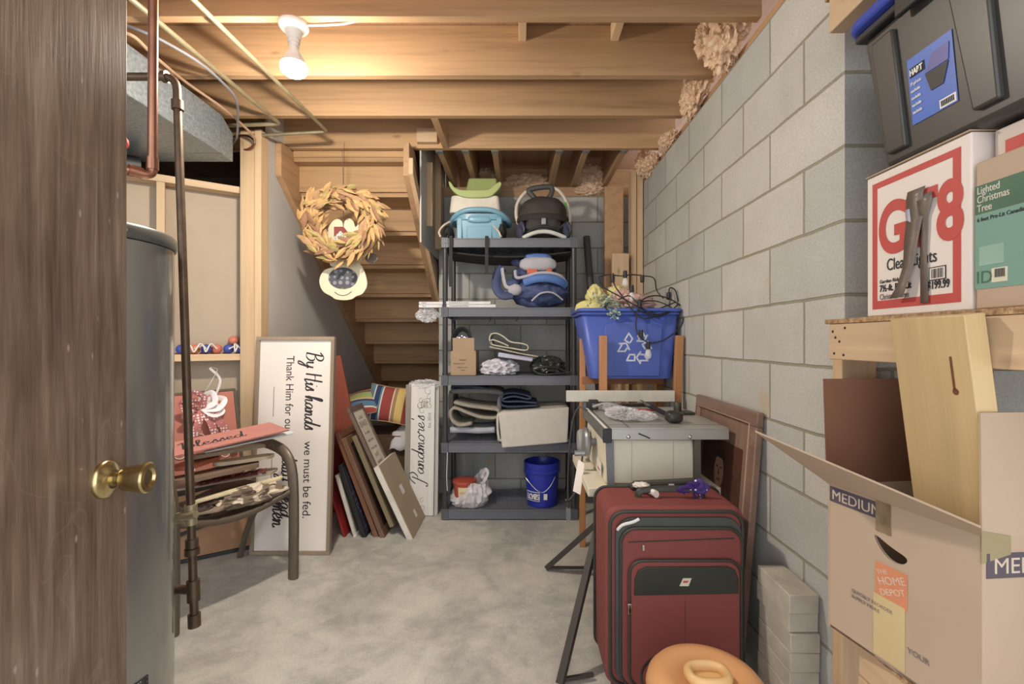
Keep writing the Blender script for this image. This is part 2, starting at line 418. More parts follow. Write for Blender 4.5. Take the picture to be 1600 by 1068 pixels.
struct('wall_far_room', MB().box(-4, -1.6, 4.3, 4.4, 0, 2.68), M_darkwall, smooth=False)
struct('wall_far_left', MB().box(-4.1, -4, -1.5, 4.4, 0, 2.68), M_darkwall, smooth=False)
struct('ceiling', MB().box(-4, 2.0, -0.2, 6.5, 2.683, 2.70), M_subfloor, smooth=False)
# sill on the right wall and the back wall
struct('trim_1', MB().box(0.93, 1.09, 1.52, 3.97, 2.35, 2.43), M_wy, bevel=0.002)
struct('trim_2', MB().box(-0.64, 0.92, 3.80, 3.95, 2.35, 2.43), M_joist, bevel=0.002)

ZB = 2.447; ZT = 2.683
def joist(x0, x1, y0, y1=None, z0=ZB, name='ceiling_joist'):
    return struct(name, MB().box(x0, x1, y0, y1 or y0 + 0.038, z0, ZT - 0.001), M_joist, bevel=0.002)
joist(-2.6, 0.925, 1.824); joist(-2.6, 0.91, 2.229); joist(-2.6, 0.90, 2.628); joist(-2.6, 1.0, 3.072)
joist(-2.6, 0.925, 1.42)
for x, y0 in ((-0.53, 3.112), (-0.36, 3.112), (-0.167, 3.112), (0.254, 3.112), (0.43, 3.112), (0.68, 3.112)):
    struct('ceiling_joist', MB().box(x - 0.019, x + 0.019, y0, 4.1, ZB, ZT - 0.001), M_wy, bevel=0.002)
    struct('joist_hanger', MB().box(x - 0.024, x - 0.0195, 3.1115, 3.15, ZB - 0.002, ZB + 0.16).box(x + 0.0195, x + 0.024, 3.1115, 3.15, ZB - 0.002, ZB + 0.16).box(x - 0.024, x + 0.024, 3.1115, 3.15, ZB - 0.004, ZB - 0.0005), M_galv)
for x in (0.01, 0.44):
    struct('joist_blocking', MB().box(x - 0.018, x + 0.018, 1.863, 2.228, 2.605, 2.682), M_wy_light, bevel=0.002)
struct('joist_blocking', MB().box(-0.50, -0.46, 2.667, 3.071, ZB, 2.53), M_wy, bevel=0.002)
struct('header_block', MB().box(-0.66, -0.53, 3.03, 3.071, 2.47, 2.56), M_wx_light, bevel=0.002)
# rim joist beyond the back wall
struct('rim_joist', MB().box(-0.64, 1.09, 4.101, 4.14, 2.43, 2.682), M_joist)

# stud wall at the left, turned towards the camera
E = Matrix.Translation((-1.60, 2.86, 0)) @ Matrix.Rotation(math.atan2(.562, .827), 4, 'Z')
def estruct(name, mb, mat, **k):
    o = struct(name, mb, mat, **k); o.matrix_basis = E; return o
estruct('wall_left', MB().box(-2.6, 0.03, 0.091, 0.104, 0, 2.14), M_paper, smooth=False)
estruct('trim_3', MB().box(-2.2, 0.0, 0, 0.089, 2.078, 2.117), M_wx_light, bevel=0.002)
estruct('trim_4', MB().box(-0.425, -0.006, -0.02, 0.089, 1.092, 1.13), M_wx_light, bevel=0.002)
for u in (-0.465, -0.87, -1.27):
    estruct('wall_stud', MB().box(u, u + 0.038, 0.001, 0.089, 0, 2.077), M_wz, bevel=0.002)
struct('wall_stud', MB().box(-1.640, -1.552, 2.790, 2.868, 0, 2.44), M_wz, bevel=0.002)
struct('wall_stud', MB().box(-1.550, -1.512, 2.780, 2.866, 0, 2.44), M_wz, bevel=0.002)

# corner lumber at the back right
struct('wall_stud', MB().box(0.80, 0.838, 3.44, 3.53, 0.0, 2.44), M_wz, bevel=0.002)
struct('wall_stud', MB().box(0.842, 0.880, 3.42, 3.51, 0.0, 2.44), M_wz, bevel=0.002)
struct('wall_stud', MB().box(0.63, 0.77, 3.56, 3.60, 0.0, 2.36), M_stringer, bevel=0.002)
single('lumber_offcut', MB().box(0.655, 0.775, 3.40, 3.438, 0, 1.83), M_wz, 'short pine board standing upright in the far right corner below the studs', 'board', bevel=0.002)

# staircase
st = thing('staircase', 'open pine staircase seen from beneath behind the wreath and leaning signs', 'staircase', (0, 3.0, 0), kind='thing')
ROW = []
for k in range(0, 11):
    y = 3.2 + 0.27 * k; zt = 2.405 - 0.2 * k
    obj('riser', MB().box(-1.483, -0.728, y, y + 0.019, zt - 0.2, zt - 0.03), M_stair, st, w=True)
    obj('tread', MB().box(-1.483, -0.728, max(y - .251, 3.115), y + 0.045, zt - 0.03, zt), M_stair, st, w=True, bevel=0.004)
obj('landing_board', MB().box(-1.483, -0.728, 3.115, 3.60, 2.4055, 2.446), M_stair, st, w=True)
struct('trim_5', MB().box(-0.657, -0.647, 3.115, 3.775, 1.85, 2.68), M_dry)
struct('trim_6', MB().box(-0.646, -0.61, 3.30, 3.34, 2.0, 2.44), M_wz)
def stringer(x0, x1, yend=6.1):
    y0 = 2.96; f = lambda y: 2.232 - 0.72 * (y - 2.96)
    pts = [(y0, f(y0)), (yend, max(f(yend), 0)), (yend, f(yend) + 0.36), (3.0 + 0.12, 2.44), (y0, 2.44)]
    if f(yend) < 0: pts = [(y0, f(y0)), (6.06, 0.0), (6.4, 0.0), (6.4, 0.15), (3.12, 2.44), (y0, 2.44)]
    return MB().hexa([(x0, y, z) for y, z in pts], [(x1, y, z) for y, z in pts])
mb = stringer(-1.521, -1.484); obj('stringer', mb, M_stringer, st, w=True, bevel=0.002)
mb = MB().hexa([(-1.48 + 0.76 + 0.03, y, z) for y, z in [(2.96, 2.232), (3.7, 1.699), (3.7, 2.02), (3.12, 2.44), (2.96, 2.44)]], [(-0.7269, y, z) for y, z in [(2.96, 2.232), (3.7, 1.699), (3.7, 2.02), (3.12, 2.44), (2.96, 2.44)]])
f2 = lambda y: 2.232 - 0.72 * (y - 2.96)
L = [(2.96, f2(2.96)), (6.06, 0), (6.3, 0), (6.3, .18), (3.12, 2.44), (2.96, 2.44)]
mb = MB().hexa([(-0.727, y, z) for y, z in L], [(-0.69, y, z) for y, z in L]); obj('stringer', mb, M_stringer, st, w=True, bevel=0.002)
f3 = lambda y: 2.232 - 0.72 * (y - 2.96) - 0.012
L = [(2.94, f3(2.94)), (5.2, f3(5.2)), (5.2, f3(5.2) + .1), (2.94, f3(2.94) + .1)]
mb = MB().hexa([(-0.689, y, z) for y, z in L], [(-0.662, y, z) for y, z in L]); obj('stringer_rail', mb, wood('rail_pine', rgb(206, 168, 122), 1, 0.8), st, w=True, bevel=0.002)
struct('hanging_stud', MB().box(-0.645, -0.60, 3.60, 3.66, 1.90, 2.682), M_wz, bevel=0.002)

# insulation
def insul(pts, label):
    mb = MB()
    for i, (c, r) in enumerate(pts): mb.blob(c, r, 0.38, 4.2, 5, seed=i * 3.1 + c[1])
    return single('insulation_batt', mb, M_insul, label, 'insulation', 'fibreglass tufts on top of the walls')
insul([((0.875, 2.05, 2.50), (0.065, 0.10, 0.13)), ((0.90, 1.96, 2.56), (0.06, 0.07, 0.09)), ((0.86, 2.13, 2.56), (0.07, 0.07, 0.10))], 'tuft of pink fibreglass in the joist bay nearest the camera above block wall')
insul([((0.885, 2.46, 2.46), (0.045, 0.10, 0.10)), ((0.90, 2.36, 2.53), (0.05, 0.07, 0.10))], 'fibreglass tuft in the second joist bay above the block wall')
insul([((0.89, 2.84, 2.40), (0.035, 0.10, 0.04)), ((0.895, 2.95, 2.43), (0.035, 0.07, 0.05))], 'fibreglass shred in the third joist bay, just before the double header')
insul([((0.89, 3.25, 2.40), (0.05, 0.12, 0.07)), ((0.87, 3.36, 2.46), (0.05, 0.09, 0.08))], 'fibreglass shred at the far right corner, past the header')
insul([((0.56, 3.86, 2.52), (0.12, 0.07, 0.10)), ((0.55, 3.80, 2.40), (0.11, 0.06, 0.04))], 'tan fibreglass on the back wall sill right of the car seat')
insul([((-0.28, 3.95, 2.53), (0.08, 0.08, 0.09)), ((0.05, 4.0, 2.52), (0.17, 0.05, 0.08))], 'tan fibreglass on the back wall sill behind the booster seats')

# door
dm = frame((-0.742, 0.85, 0), (-0.156, 0.988, 0), (0, 0, 1))   # local x = towards the far edge, y = up, z = out of the face
dm_z = dm
def door_mat():
    m, nt, b = nodes('walnut_door_face')
    tc = nt.nodes.new('ShaderNodeTexCoord'); mp = nt.nodes.new('ShaderNodeMapping'); nt.links.new(tc.outputs['Object'], mp.inputs[0]); mp.inputs['Scale'].default_value = (34, 2.2, 1)
    mp2 = nt.nodes.new('ShaderNodeMapping'); nt.links.new(tc.outputs['Object'], mp2.inputs[0]); mp2.inputs['Scale'].default_value = (190, 9, 1)
    mp3 = nt.nodes.new('ShaderNodeMapping'); nt.links.new(tc.outputs['Object'], mp3.inputs[0]); mp3.inputs['Scale'].default_value = (8, 3.5, 1)
    f1 = noise_n(nt, mp.outputs[0], 1, 6, .6, .8); f2 = noise_n(nt, mp2.outputs[0], 1, 3, .6); f3 = noise_n(nt, mp3.outputs[0], 1, 3, .5)
    f = math_n(nt, 'ADD', math_n(nt, 'MULTIPLY', f1, .5), math_n(nt, 'ADD', math_n(nt, 'MULTIPLY', f2, .2), math_n(nt, 'MULTIPLY', f3, .3)))
    col = ramp(nt, f, [(.36, rgb(88, 66, 50)), (.48, rgb(124, 99, 78)), (.56, rgb(144, 119, 96)), (.66, rgb(170, 147, 124))])
    vo = nt.nodes.new('ShaderNodeTexVoronoi'); nt.links.new(mp3.outputs[0], vo.inputs['Vector']); vo.inputs['Scale'].default_value = 3.0
    sp_ = ramp(nt, vo.outputs['Distance'], [(.03, (.6, .6, .6, 1)), (.09, (0, 0, 0, 1))])
    dis = nt.nodes.new('ShaderNodeTexNoise'); nt.links.new(tc.outputs['Object'], dis.inputs['Vector']); dis.inputs['Scale'].default_value = 6
    wv = nt.nodes.new('ShaderNodeTexVoronoi'); wv.feature = 'DISTANCE_TO_EDGE'; wv.inputs['Scale'].default_value = 2.6
    va_ = nt.nodes.new('ShaderNodeVectorMath'); va_.operation = 'MULTIPLY_ADD'; nt.links.new(dis.outputs['Color'], va_.inputs[0]); va_.inputs[1].default_value = (.35,) * 3; nt.links.new(tc.outputs['Object'], va_.inputs[2]); nt.links.new(va_.outputs[0], wv.inputs['Vector'])
    scr = ramp(nt, wv.outputs['Distance'], [(.0015, (.16, .16, .16, 1)), (.005, (0, 0, 0, 1))])
    col = mixrgb(nt, sp_, col, rgb(200, 190, 176)); col = mixrgb(nt, scr, col, rgb(186, 168, 146))
    nt.links.new(col, b.inputs['Base Color']); b.inputs['Roughness'].default_value = .42; b.inputs['Coat Weight'].default_value = .15
    bump(nt, b, f2, .12, .002)
    return m
DOORM = door_mat()
door = bpy.data.objects.new('door_1', None); COL.objects.link(door); door.matrix_basis = dm; door['kind'] = 'structure'
obj('door_panel', MB().box(-0.74, 0.062, 0.01, 2.03, -0.038, 0), DOORM, door, bevel=0.0015)
rz = 0.96
kb = MB().at(Matrix.Translation((0, rz, 0)))
kb.lathe([(0.0335, 0), (0.0335, 0.004), (0.031, 0.008), (0.022, 0.012), (0.017, 0.016)], 40)
rose = obj('knob_rose', kb, M_brass, door)
kb = MB().at(Matrix.Translation((0, rz, 0))); kb.lathe([(0.0115, 0.012), (0.0115, 0.026), (0.016, 0.028), (0.021, 0.034), (0.0275, 0.066), (0.0275, 0.070), (0.025, 0.073), (0.017, 0.074), (0.014, 0.070)], 40)
obj('door_knob', kb, M_brass, door)
obj('lock_slot', MB().at(Matrix.Translation((0, rz, 0))).box(-0.003, 0.003, -0.018, -0.012, 0.0082, 0.0098), M_ink, rose)

# ================================================================== LEFT SERVICES
wh = thing('water_heater', 'tall grey cylindrical water heater just beyond the open brown door', 'water heater', (-1.215, 1.275, 0))
RT = 0.235
obj('tank_body', MB().lathe([(RT, 0.06), (RT, 1.465)], 96), M_tank, wh)
obj('tank_cap', MB().lathe([(RT + .005, 1.467), (RT + .007, 1.472), (RT + .007, 1.497), (RT + .001, 1.505), (RT - .02, 1.508), (0.02, 1.515)], 96), M_tankdark, wh)
obj('base_ring', MB().lathe([(RT + .006, 0.0), (RT + .006, 0.06), (RT, 0.062)], 96), M_tankdark, wh)
M_mesh = dots('burner_screen', rgb(40, 40, 40), rgb(150, 150, 145), 160, 0.28)
obj('burner_screen', MB().grid(lambda u, v: ((RT + .0015) * math.cos(R(-55 + 50 * u)), (RT + .0015) * math.sin(R(-55 + 50 * u)), 0.07 + 0.26 * v), 14, 2), M_mesh, wh, solid=0.002)
obj('cap_screw', MB().at(Matrix.Rotation(R(-20), 4, 'Z') @ Matrix.Translation((RT + .007, 0, 1.485)) @ RY(90)).lathe([(0.005, 0), (0.004, 0.003)], 12), M_chrome, wh)

def pipe(name, pts, r, mat, label, cat='pipe', fit=(), group=None, fitmat=None, tail=()):
    base = Vector(pts[0])
    t = thing(name, label, cat, base, group=group)
    obj('pipe_run', MB().tube(pts, r, 16), mat, t, w=True)
    for a, b, rr, nm in fit:
        obj(nm, MB().tube([a, b], rr, 16), fitmat or mat, t, w=True)
    return t
def elbow(p0, c, p1, r, n=6):
    p0, c, p1 = Vector(p0), Vector(c), Vector(p1)
    a = c + (p0 - c).normalized() * r; b = c + (p1 - c).normalized() * r
    return [(a * (1 - t) * (1 - t) + c * 2 * t * (1 - t) + b * t * t) for t in [i / n for i in range(n + 1)]]
# black iron drip line
top = W(276, 120, 1.58); bot = W(304, 978, 1.53)
lf = Vector((top.x - 0.75, 1.54, top.z - 0.02))
pts = [lf] + elbow(lf, top, bot, 0.045) + [bot]
d = (bot - top)
def along(t): return top + d * t
drop = pipe('iron_pipe', pts, 0.0125, M_iron, 'dark iron pipe dropping to a capped end in front of the patio chair', fit=[
    (along(0.0) + Vector((-.045, 0, 0)), along(0.0) + Vector((-.03, 0, 0)), 0.019, 'coupling'), (along(.045), along(.062), 0.018, 'coupling'),
    (along(.845), along(.86), 0.019, 'union_nut'), (along(.862), along(.873), 0.022, 'union_nut'),
    (along(.918), along(.955), 0.019, 'tee_fitting'), (along(.978), along(1.0), 0.0185, 'end_cap')], fitmat=M_iron)
v = along(.80)
obj('shutoff_valve', MB().tube([v + Vector((0, 0, .03)), v - Vector((0, 0, .035))], 0.018, 12).tube([v + Vector((-.03, -.01, -.01)), v + Vector((.03, -.02, .005))], 0.012, 12).tube([v + Vector((-.036, -.012, -.01)), v + Vector((-.028, -.012, -.01))], 0.017, 10), M_brasspipe, drop, w=True)
v = along(.935); obj('tee_branch', MB().tube([v, v + Vector((-.07, 0, 0))], 0.0145, 12), M_iron, drop, w=True)
# copper riser
a = Vector((-1.0, 1.30, 2.44)); b = Vector((-1.003, 1.30, 1.655)); c = Vector((-1.10, 1.17, 1.665)); c2 = Vector((-1.30, .98, 1.68))
cp = pipe('copper_pipe', [a] + elbow(a, b, c, 0.02) + [c2], 0.0115, M_copper, 'upright copper water pipe passing in front of the metal duct', fit=[
    (b + Vector((0, 0, .05)), b + Vector((0, 0, .018)), 0.0145, 'solder_joint'), (b + (c - b) * .14, b + (c - b) * .32, 0.0145, 'solder_joint'), (b + (c - b) * .5, b + (c - b) * .55, 0.0135, 'solder_joint')])
# two long pipes under the joists
pa = [(-1.42, 0.9, 2.425), (-1.35, 2.68, 2.425)]
pipe('long_pipe', [pa[0]] + elbow(pa[0], pa[1], (-1.9, 2.70, 2.42), .03) + [(-2.3, 2.72, 2.41)], 0.0105, M_brasspipe, 'left one of two long weathered pipes under the joists', group='long pipes under the joists')
pb = [(-1.20, 0.9, 2.425), (-1.125, 2.78, 2.425)]
pipe('long_pipe', [pb[0]] + elbow(pb[0], pb[1], (-1.9, 2.80, 2.395), .03) + [(-2.3, 2.82, 2.38)], 0.0095, M_brasspipe, 'right one of two long weathered pipes, nearer the light bulb', group='long pipes under the joists')
def cable(name, pts, r, mat, label, cat='cable'):
    return single(name, MB().tube(catmull(pts, 8), r, 8), mat, label, cat)
S = lambda zx, zy, Y: W(170 + zx / 3.684, zy / 3.684, Y)
cable('electrical_cable', [S(0, 110, 1.85), S(190, 180, 1.87), S(330, 245, 1.93), S(520, 360, 2.05), S(670, 490, 2.25), S(735, 580, 2.38), S(742, 700, 2.55), S(735, 790, 2.66), S(700, 840, 2.8)], 0.006, plain('grey_cable', rgb(126, 128, 136), 0.5), 'grey electrical cable clipped to the joists and curving down beside the duct')
cable('plastic_tube', [S(60, 180, 1.85), S(150, 215, 1.87), S(260, 320, 2.0), S(440, 470, 2.25), S(640, 610, 2.45), S(760, 710, 2.6), S(840, 800, 2.72), S(800, 860, 2.8), S(690, 870, 2.9)], 0.007, plain('tan_tube', rgb(178, 140, 110), 0.5), 'thin tan plastic tube running diagonally under the joists along the duct')
cable('twisted_wire', [S(700, 790, 2.8), S(790, 780, 2.76), S(840, 820, 2.74), S(800, 860, 2.78), S(700, 850, 2.85)], 0.006, M_copper, 'loose brown wire loop above the pale corner studs', 'wire')
# duct
dt = thing('metal_duct', 'galvanized steel air duct under the joists at upper left', 'duct', (-1.57, 1.0, 2.19))
prof = [(-0.62, 0), (0, 0), (0, 0.19), (-0.62, 0.19)]
obj('duct_body', MB().box(-0.62, 0, -0.8, 1.50, 0, 0.205), M_galv, dt, bevel=0.004)
mbx = MB().hexa([(-.62, 1.50, 0), (0, 1.50, 0), (0, 1.50, .205), (-.62, 1.50, .205)], [(-.62, 1.62, 0), (-.01, 1.62, 0), (-.01, 1.62, .15), (-.62, 1.62, .15)])
obj('duct_end', mbx, M_galv, dt)
obj('duct_seam', MB().box(-0.63, 0.006, 0.52, 0.545, -0.006, 0.211), M_galv, dt, bevel=0.002)
# dark pipes beyond the stud wall
for i, (z, yy) in enumerate([(2.20, 3.3), (2.27, 3.6), (2.33, 3.9)]):
    single('flue_pipe', MB().tube([(-3.995, yy, z - .1), (-1.9, yy + .2, z)], 0.03, 12), M_iron, ['lowest', 'middle', 'highest'][i] + ' of three dark pipes in the gap above the stud wall', 'pipe', 'dark pipes in the gap above the stud wall')
single('flue_pipe', MB().tube([(-2.6, 1.8, 2.05), (-2.0, 2.5, 2.12)], 0.05, 14), M_blackp, 'fat black pipe just below the metal duct', 'pipe')
vm_ = thing('shutoff_valve', 'red valve handwheel peeking out beside the open door', 'valve', W(188, 224, 1.5))
obj('handwheel', MB().tube([Vector((0.022 * math.cos(a), 0, 0.022 * math.sin(a))) for a in [i * math.pi / 8 for i in range(16)]], 0.005, 8, closed=True).box(-.022, .022, -.002, .002, -.003, .003), plain('valve_red', rgb(190, 40, 36), 0.4), vm_)
obj('valve_stem', MB().tube([(0, 0, 0), (-.05, .03, 0)], 0.006, 8), M_brasspipe, vm_)

# light fixture
fx, fy = -0.887, 1.868
lp = thing('ceiling_lamp', 'bare white porcelain lampholder with a lit reflector bulb on the ceiling', 'lamp', (fx, fy, ZB))
tilt = Matrix.Rotation(R(10), 4, 'X')
obj('lamp_base', MB().lathe([(0.056, -0.001), (0.056, -0.012), (0.05, -0.022), (0.032, -0.03), (0.026, -0.055), (0.024, -0.062)], 40), M_plasw, lp)
obj('socket_collar', MB().lathe([(0.022, -0.058), (0.022, -0.075), (0.019, -0.078), (0.019, -0.09)], 32), M_plasw, lp)
prof = [(0.016, -0.085), (0.018, -0.10), (0.026, -0.118), (0.034, -0.132), (0.041, -0.146), (0.0475, -0.160)]
obj('bulb_neck', MB().lathe(prof, 40), plain('bulb_white', rgb(235, 232, 225), 0.3, var=0.0), lp)
M_bulb = plain('bulb_glow', (1.0, 0.90, 0.76, 1), 0.4, var=0.0, emit=BULB_EMIT)
obj('bulb_lens', MB().lathe([(0.0475, -0.160), (0.0495, -0.172), (0.046, -0.187), (0.036, -0.197), (0.018, -0.203), (0.002, -0.204)], 40), M_bulb, lp)
cable('lamp_cable', [(fx + .05, fy, ZB - .006), (fx + .12, fy - .005, ZB - .008), (fx + .20, fy - .01, ZB - .006), (fx + .245, fy - .01, ZB + 0.004)], 0.004, M_plasw, 'short white cable running right from the lamp base along the joist')
# ================================================================== STAIR SIDE: wreath and sign
wc = Vector((-1.10, 2.93, 1.925))
wr = thing('wreath', 'round wreath of dry golden brown leaves hanging before the stairs', 'wreath', wc)
obj('vine_ring', MB().tube([Vector((.185 * math.cos(a), .0, .165 * math.sin(a))) for a in [i * math.pi / 20 for i in range(40)]], 0.022, 8, closed=True), M_stringer, wr)
leafm = []
for nm, cc in (('leaf_gold', rgb(198, 152, 82)), ('leaf_tan', rgb(176, 132, 84)), ('leaf_olive', rgb(172, 152, 80)), ('leaf_rust', rgb(148, 102, 66))):
    leafm.append(plain(nm, cc, 0.7, var=0.2, scale=30))
lb = [MB() for _ in range(4)]
for i in range(520):
    a = random.uniform(0, 2 * math.pi); rr = random.uniform(.150, .248) + .012 * math.sin(3 * a); L_ = random.uniform(.07, .11); wd = L_ * random.uniform(.13, .20)
    p = Vector((rr * math.cos(a), random.uniform(-.065, .03), .88 * rr * math.sin(a)))
    td = a - math.pi / 2 + random.uniform(-1.0, .7)
    dr = Vector((math.cos(td), random.uniform(-.45, .25), math.sin(td))).normalized()
    sd = dr.cross(Vector((random.uniform(-.6, .6), 1, random.uniform(-.6, .6)))).normalized(); up = dr.cross(sd)
    m = lb[random.choice([0, 0, 0, 1, 1, 2, 3])]
    ls = []
    for t, q in ((0, .1), (.25, .8), (.5, 1), (.78, .6), (1, .02)):
        c_ = p + dr * L_ * t + up * (-.02 * t * t)
        ls.append([m.v(c_ + sd * wd * q), m.v(c_ + up * .006 * q), m.v(c_ - sd * wd * q)])
    for u_, v_ in zip(ls, ls[1:]):
        m.f([u_[0], v_[0], v_[1], u_[1]]); m.f([u_[1], v_[1], v_[2], u_[2]])
for m, mt, nm in zip(lb, leafm, ('golden_leaves', 'tan_leaves', 'olive_leaves', 'rust_leaves')): obj(nm, m, mt, wr)
obj('hanging_wire', MB().tube([(0, .03, .19), (.0, .05, .52)], 0.0015, 6), M_iron, wr)
# cow face sign
cm = frame((-1.02, 3.02, 1.60), (1, 0, 0), (0, 0, 1))
cw = thing('animal_face_sign', 'cream wooden animal face sign with dotted grey nose hanging below the wreath', 'sign', M=cm)
M_cream = plain('cream_paint', rgb(230, 214, 178), 0.7, var=0.04)
def xf(pts, s=1): return [(x * s, y * s) for x, y in pts]
S2 = lambda zx, zy: (((460 + zx / 5.34) - CX) * 3.02 / FPX + 1.02, (CH - ((280 + zy / 5.34) - CY) * 3.02 / FPX) - 1.60)
muz = [S2(*p) for p in [(290, 745), (245, 770), (215, 830), (220, 890), (250, 940), (310, 975), (350, 1000), (420, 1008), (480, 1000), (520, 975), (570, 955), (605, 900), (608, 850), (590, 780), (555, 715), (500, 700), (400, 720)]]
muz = [(p.x, p.y) for p in catmull([(x, y, 0) for x, y in muz], 4, True)]
obj('muzzle', MB().prism(muz, -0.003, 0.009), M_cream, cw)
ctr = S2(410, 826); nose = [(ctr[0] + .105 * 0.95 * math.cos(R(t)) * .92, ctr[1] + .068 * math.sin(R(t))) for t in range(0, 360, 12)]
obj('nose', MB().prism(nose, 0.0091, 0.0125), dots('nose_dots', rgb(84, 84, 90), rgb(140, 144, 156), 26, .3), cw)
mth = [(*S2(x, y), 0.0095) for x, y in [(340, 940), (370, 962), (410, 970), (450, 960), (482, 936)]]
obj('mouth', MB().tube(catmull(mth, 5), 0.0022, 6), M_ink, cw)
head = [S2(*p) for p in [(270, 470), (300, 370), (350, 330), (395, 350), (405, 400), (420, 345), (455, 325), (490, 350), (510, 400), (545, 350), (560, 480), (540, 720), (300, 720)]]
head = [(p.x, p.y) for p in catmull([(x, y, 0) for x, y in head], 3, True)]
obj('face_board', MB().prism(head, -0.012, -0.0035), M_cream, cw)
obj('red_patch', MB().prism([S2(330, 395), S2(410, 395), S2(470, 470), (S2(465, 515)), S2(430, 515), S2(330, 480)], -0.003, 0.0), plain('barn_red', rgb(150, 60, 56), 0.7), cw)
obj('floral_patch', MB().prism([S2(385, 430), S2(435, 480), S2(440, 550), S2(330, 545), S2(335, 480)], 0.0005, 0.003), dots('floral', rgb(210, 214, 204), rgb(120, 150, 150), 60, .25), cw)
ear = [S2(600 + 90 * math.cos(R(t)) * .6 + 40, 655 + 42 * math.sin(R(t))) for t in range(0, 360, 20)]
obj('ear', MB().prism(ear, -0.012, -0.0035), plain('ear_grey', rgb(120, 108, 96), 0.6), cw)
obj('hanging_wire', MB().tube([(-0.10, .22, -.01), (-0.10, .80, 0.02)], 0.0015, 6), M_iron, cw)
# ================================================================== BALLS ON THE STUD WALL SHELF
def bola(us, color, nm, label):
    t = thing('rope_ball_toy', label, 'toy', M=E @ Matrix.Translation((us[0][0], us[0][1], us[0][2] - 0.027)), group='rope ball toys on the stud ledge')
    T = t.matrix_basis.inverted() @ E
    for i, u in enumerate(us):
        obj('ball', MB().blob(T @ Vector(u), (.028, .028, .028), 0, sub=3), plain(nm, color, 0.45, var=0.03), t)
    pts = [Vector(us[0]) + Vector((0, -.03, .0)), Vector(us[0]) + Vector((.04, -.045, .02)), (Vector(us[0]) + Vector(us[1])) / 2 + Vector((0, -.05, -.015)), Vector(us[1]) + Vector((-.03, -.045, .03)), Vector(us[1]) + Vector((0, -.03, 0.0))]
    obj('rope', MB().tube([T @ p for p in catmull(pts, 7)], 0.004, 8), M_white, t)
zb = 1.131 + .028
bola([(-.353, .03, zb), (-.236, .035, zb)], rgb(52, 74, 168), 'ball_blue', 'left pair of blue balls on a white rope on the stud ledge')
bola([(-.126, .035, zb), (-.067, .03, zb)], rgb(52, 74, 168), 'ball_blue', 'right pair of blue balls touching each other beside the corner stud')
bola([(-.293, .04, zb), (-.185, .045, zb)], rgb(206, 112, 84), 'ball_orange', 'lower orange balls between the blue ones on the stud ledge')
single('toy_ball', MB().blob(E @ Vector((-.10, .066, zb + .048)), (.028, .028, .028), 0, sub=3), plain('ball_orange', rgb(206, 112, 84), 0.45), 'orange ball resting on top of the right blue pair', 'toy')

# framed canvas behind the chair
fm = frame(E @ Vector((-.60, -.09, 0)), E.to_3x3() @ Vector((1, 0, 0)), E.to_3x3() @ Vector((0, .09, .9)))
fc = thing('framed_canvas', 'brown canvas in a thin black frame standing on the floor behind the patio chair', 'picture', M=fm)
obj('canvas', MB().box(0.02, 0.60, 0.02, 0.78, -0.012, 0.004), plain('canvas_brown', rgb(168, 124, 84), 0.8), fc)
for a_ in ((0, .62, 0, .02), (0, .62, .78, .80), (0, .02, .02, .78), (.60, .62, .02, .78)):
    obj('frame_side', MB().box(a_[0], a_[1], a_[2], a_[3], -0.015, 0.015), M_blackp, fc, bevel=0.002)
obj('crossbar', MB().bar((.02, .10, .012), (.60, .24, .012), .018, .012), M_blackp, fc)
# ================================================================== PATIO CHAIR
cmx = Matrix.Translation((-1.285, 2.2125, 0)) @ Matrix.Rotation(R(60), 4, 'Z')
ch = thing('patio_chair', 'bronze metal patio armchair piled with wooden decorations left of the big white sign', 'chair', M=cmx)
for s in (-1, 1):
    x = .25 if s > 0 else -.292
    arm = catmull([(x, -.005, 0.0), (x, -.01, .30), (x, .0, .52), (x, .045, .615), (x, .14, .655), (x, .30, .665), (x, .47, .64)], 6)
    obj('arm', MB().tube(arm, 0.0225, 12, flat=1.3, up=(0, 1, 0)), M_bronze, ch)
    obj('leg', MB().tube(catmull([(x * .96, .10, .42), (x * .98, .28, .33), (x, .40, .16), (x, .47, 0)], 6), 0.016, 12), M_bronze, ch)
    obj('foot', MB().lathe([(.021, 0.001), (.021, .02), (.018, .03)], 14, c=(x, -.005, 0)), M_blackp, ch)
    obj('back_rail', MB().tube(catmull([(x * .93, .40, .40), (x * .93, .44, .60), (x * .93, .47, .80), (x * .93, .49, .93)], 5), 0.015, 12), M_bronze, ch)
    obj('arm_brace', MB().tube([(x * .98, .02, .435), (x, .006, .43)], 0.013, 10), M_bronze, ch)
    obj('seat_rail', MB().tube(catmull([(x * .93, .0, .44), (x * .93, .2, .415), (x * .93, .40, .40)], 5), 0.014, 12), M_bronze, ch)
seatf = lambda u, v: (-.27 + .50 * u, 0.0 + .42 * v, .442 - .06 * v - .045 * math.sin(math.pi * u) - .01 * math.sin(math.pi * v))
obj('seat', MB().grid(seatf, 14, 12), plain('sling_brown', rgb(120, 104, 86), 0.8, bstr=.3, bscale=300), ch, solid=0.006)
obj('front_rail', MB().tube([seatf(i / 14, 0) for i in range(15)], 0.015, 10), M_bronze, ch)
obj('backrest', MB().grid(lambda u, v: (-.265 + .49 * u, (.41 + .075 * v), .44 + .47 * v), 6, 8), plain('sling_back', rgb(120, 104, 86), 0.8), ch, solid=0.006)
obj('top_rail', MB().tube([(-.272, .49, .93), (.232, .49, .93)], 0.013, 10), M_bronze, ch)
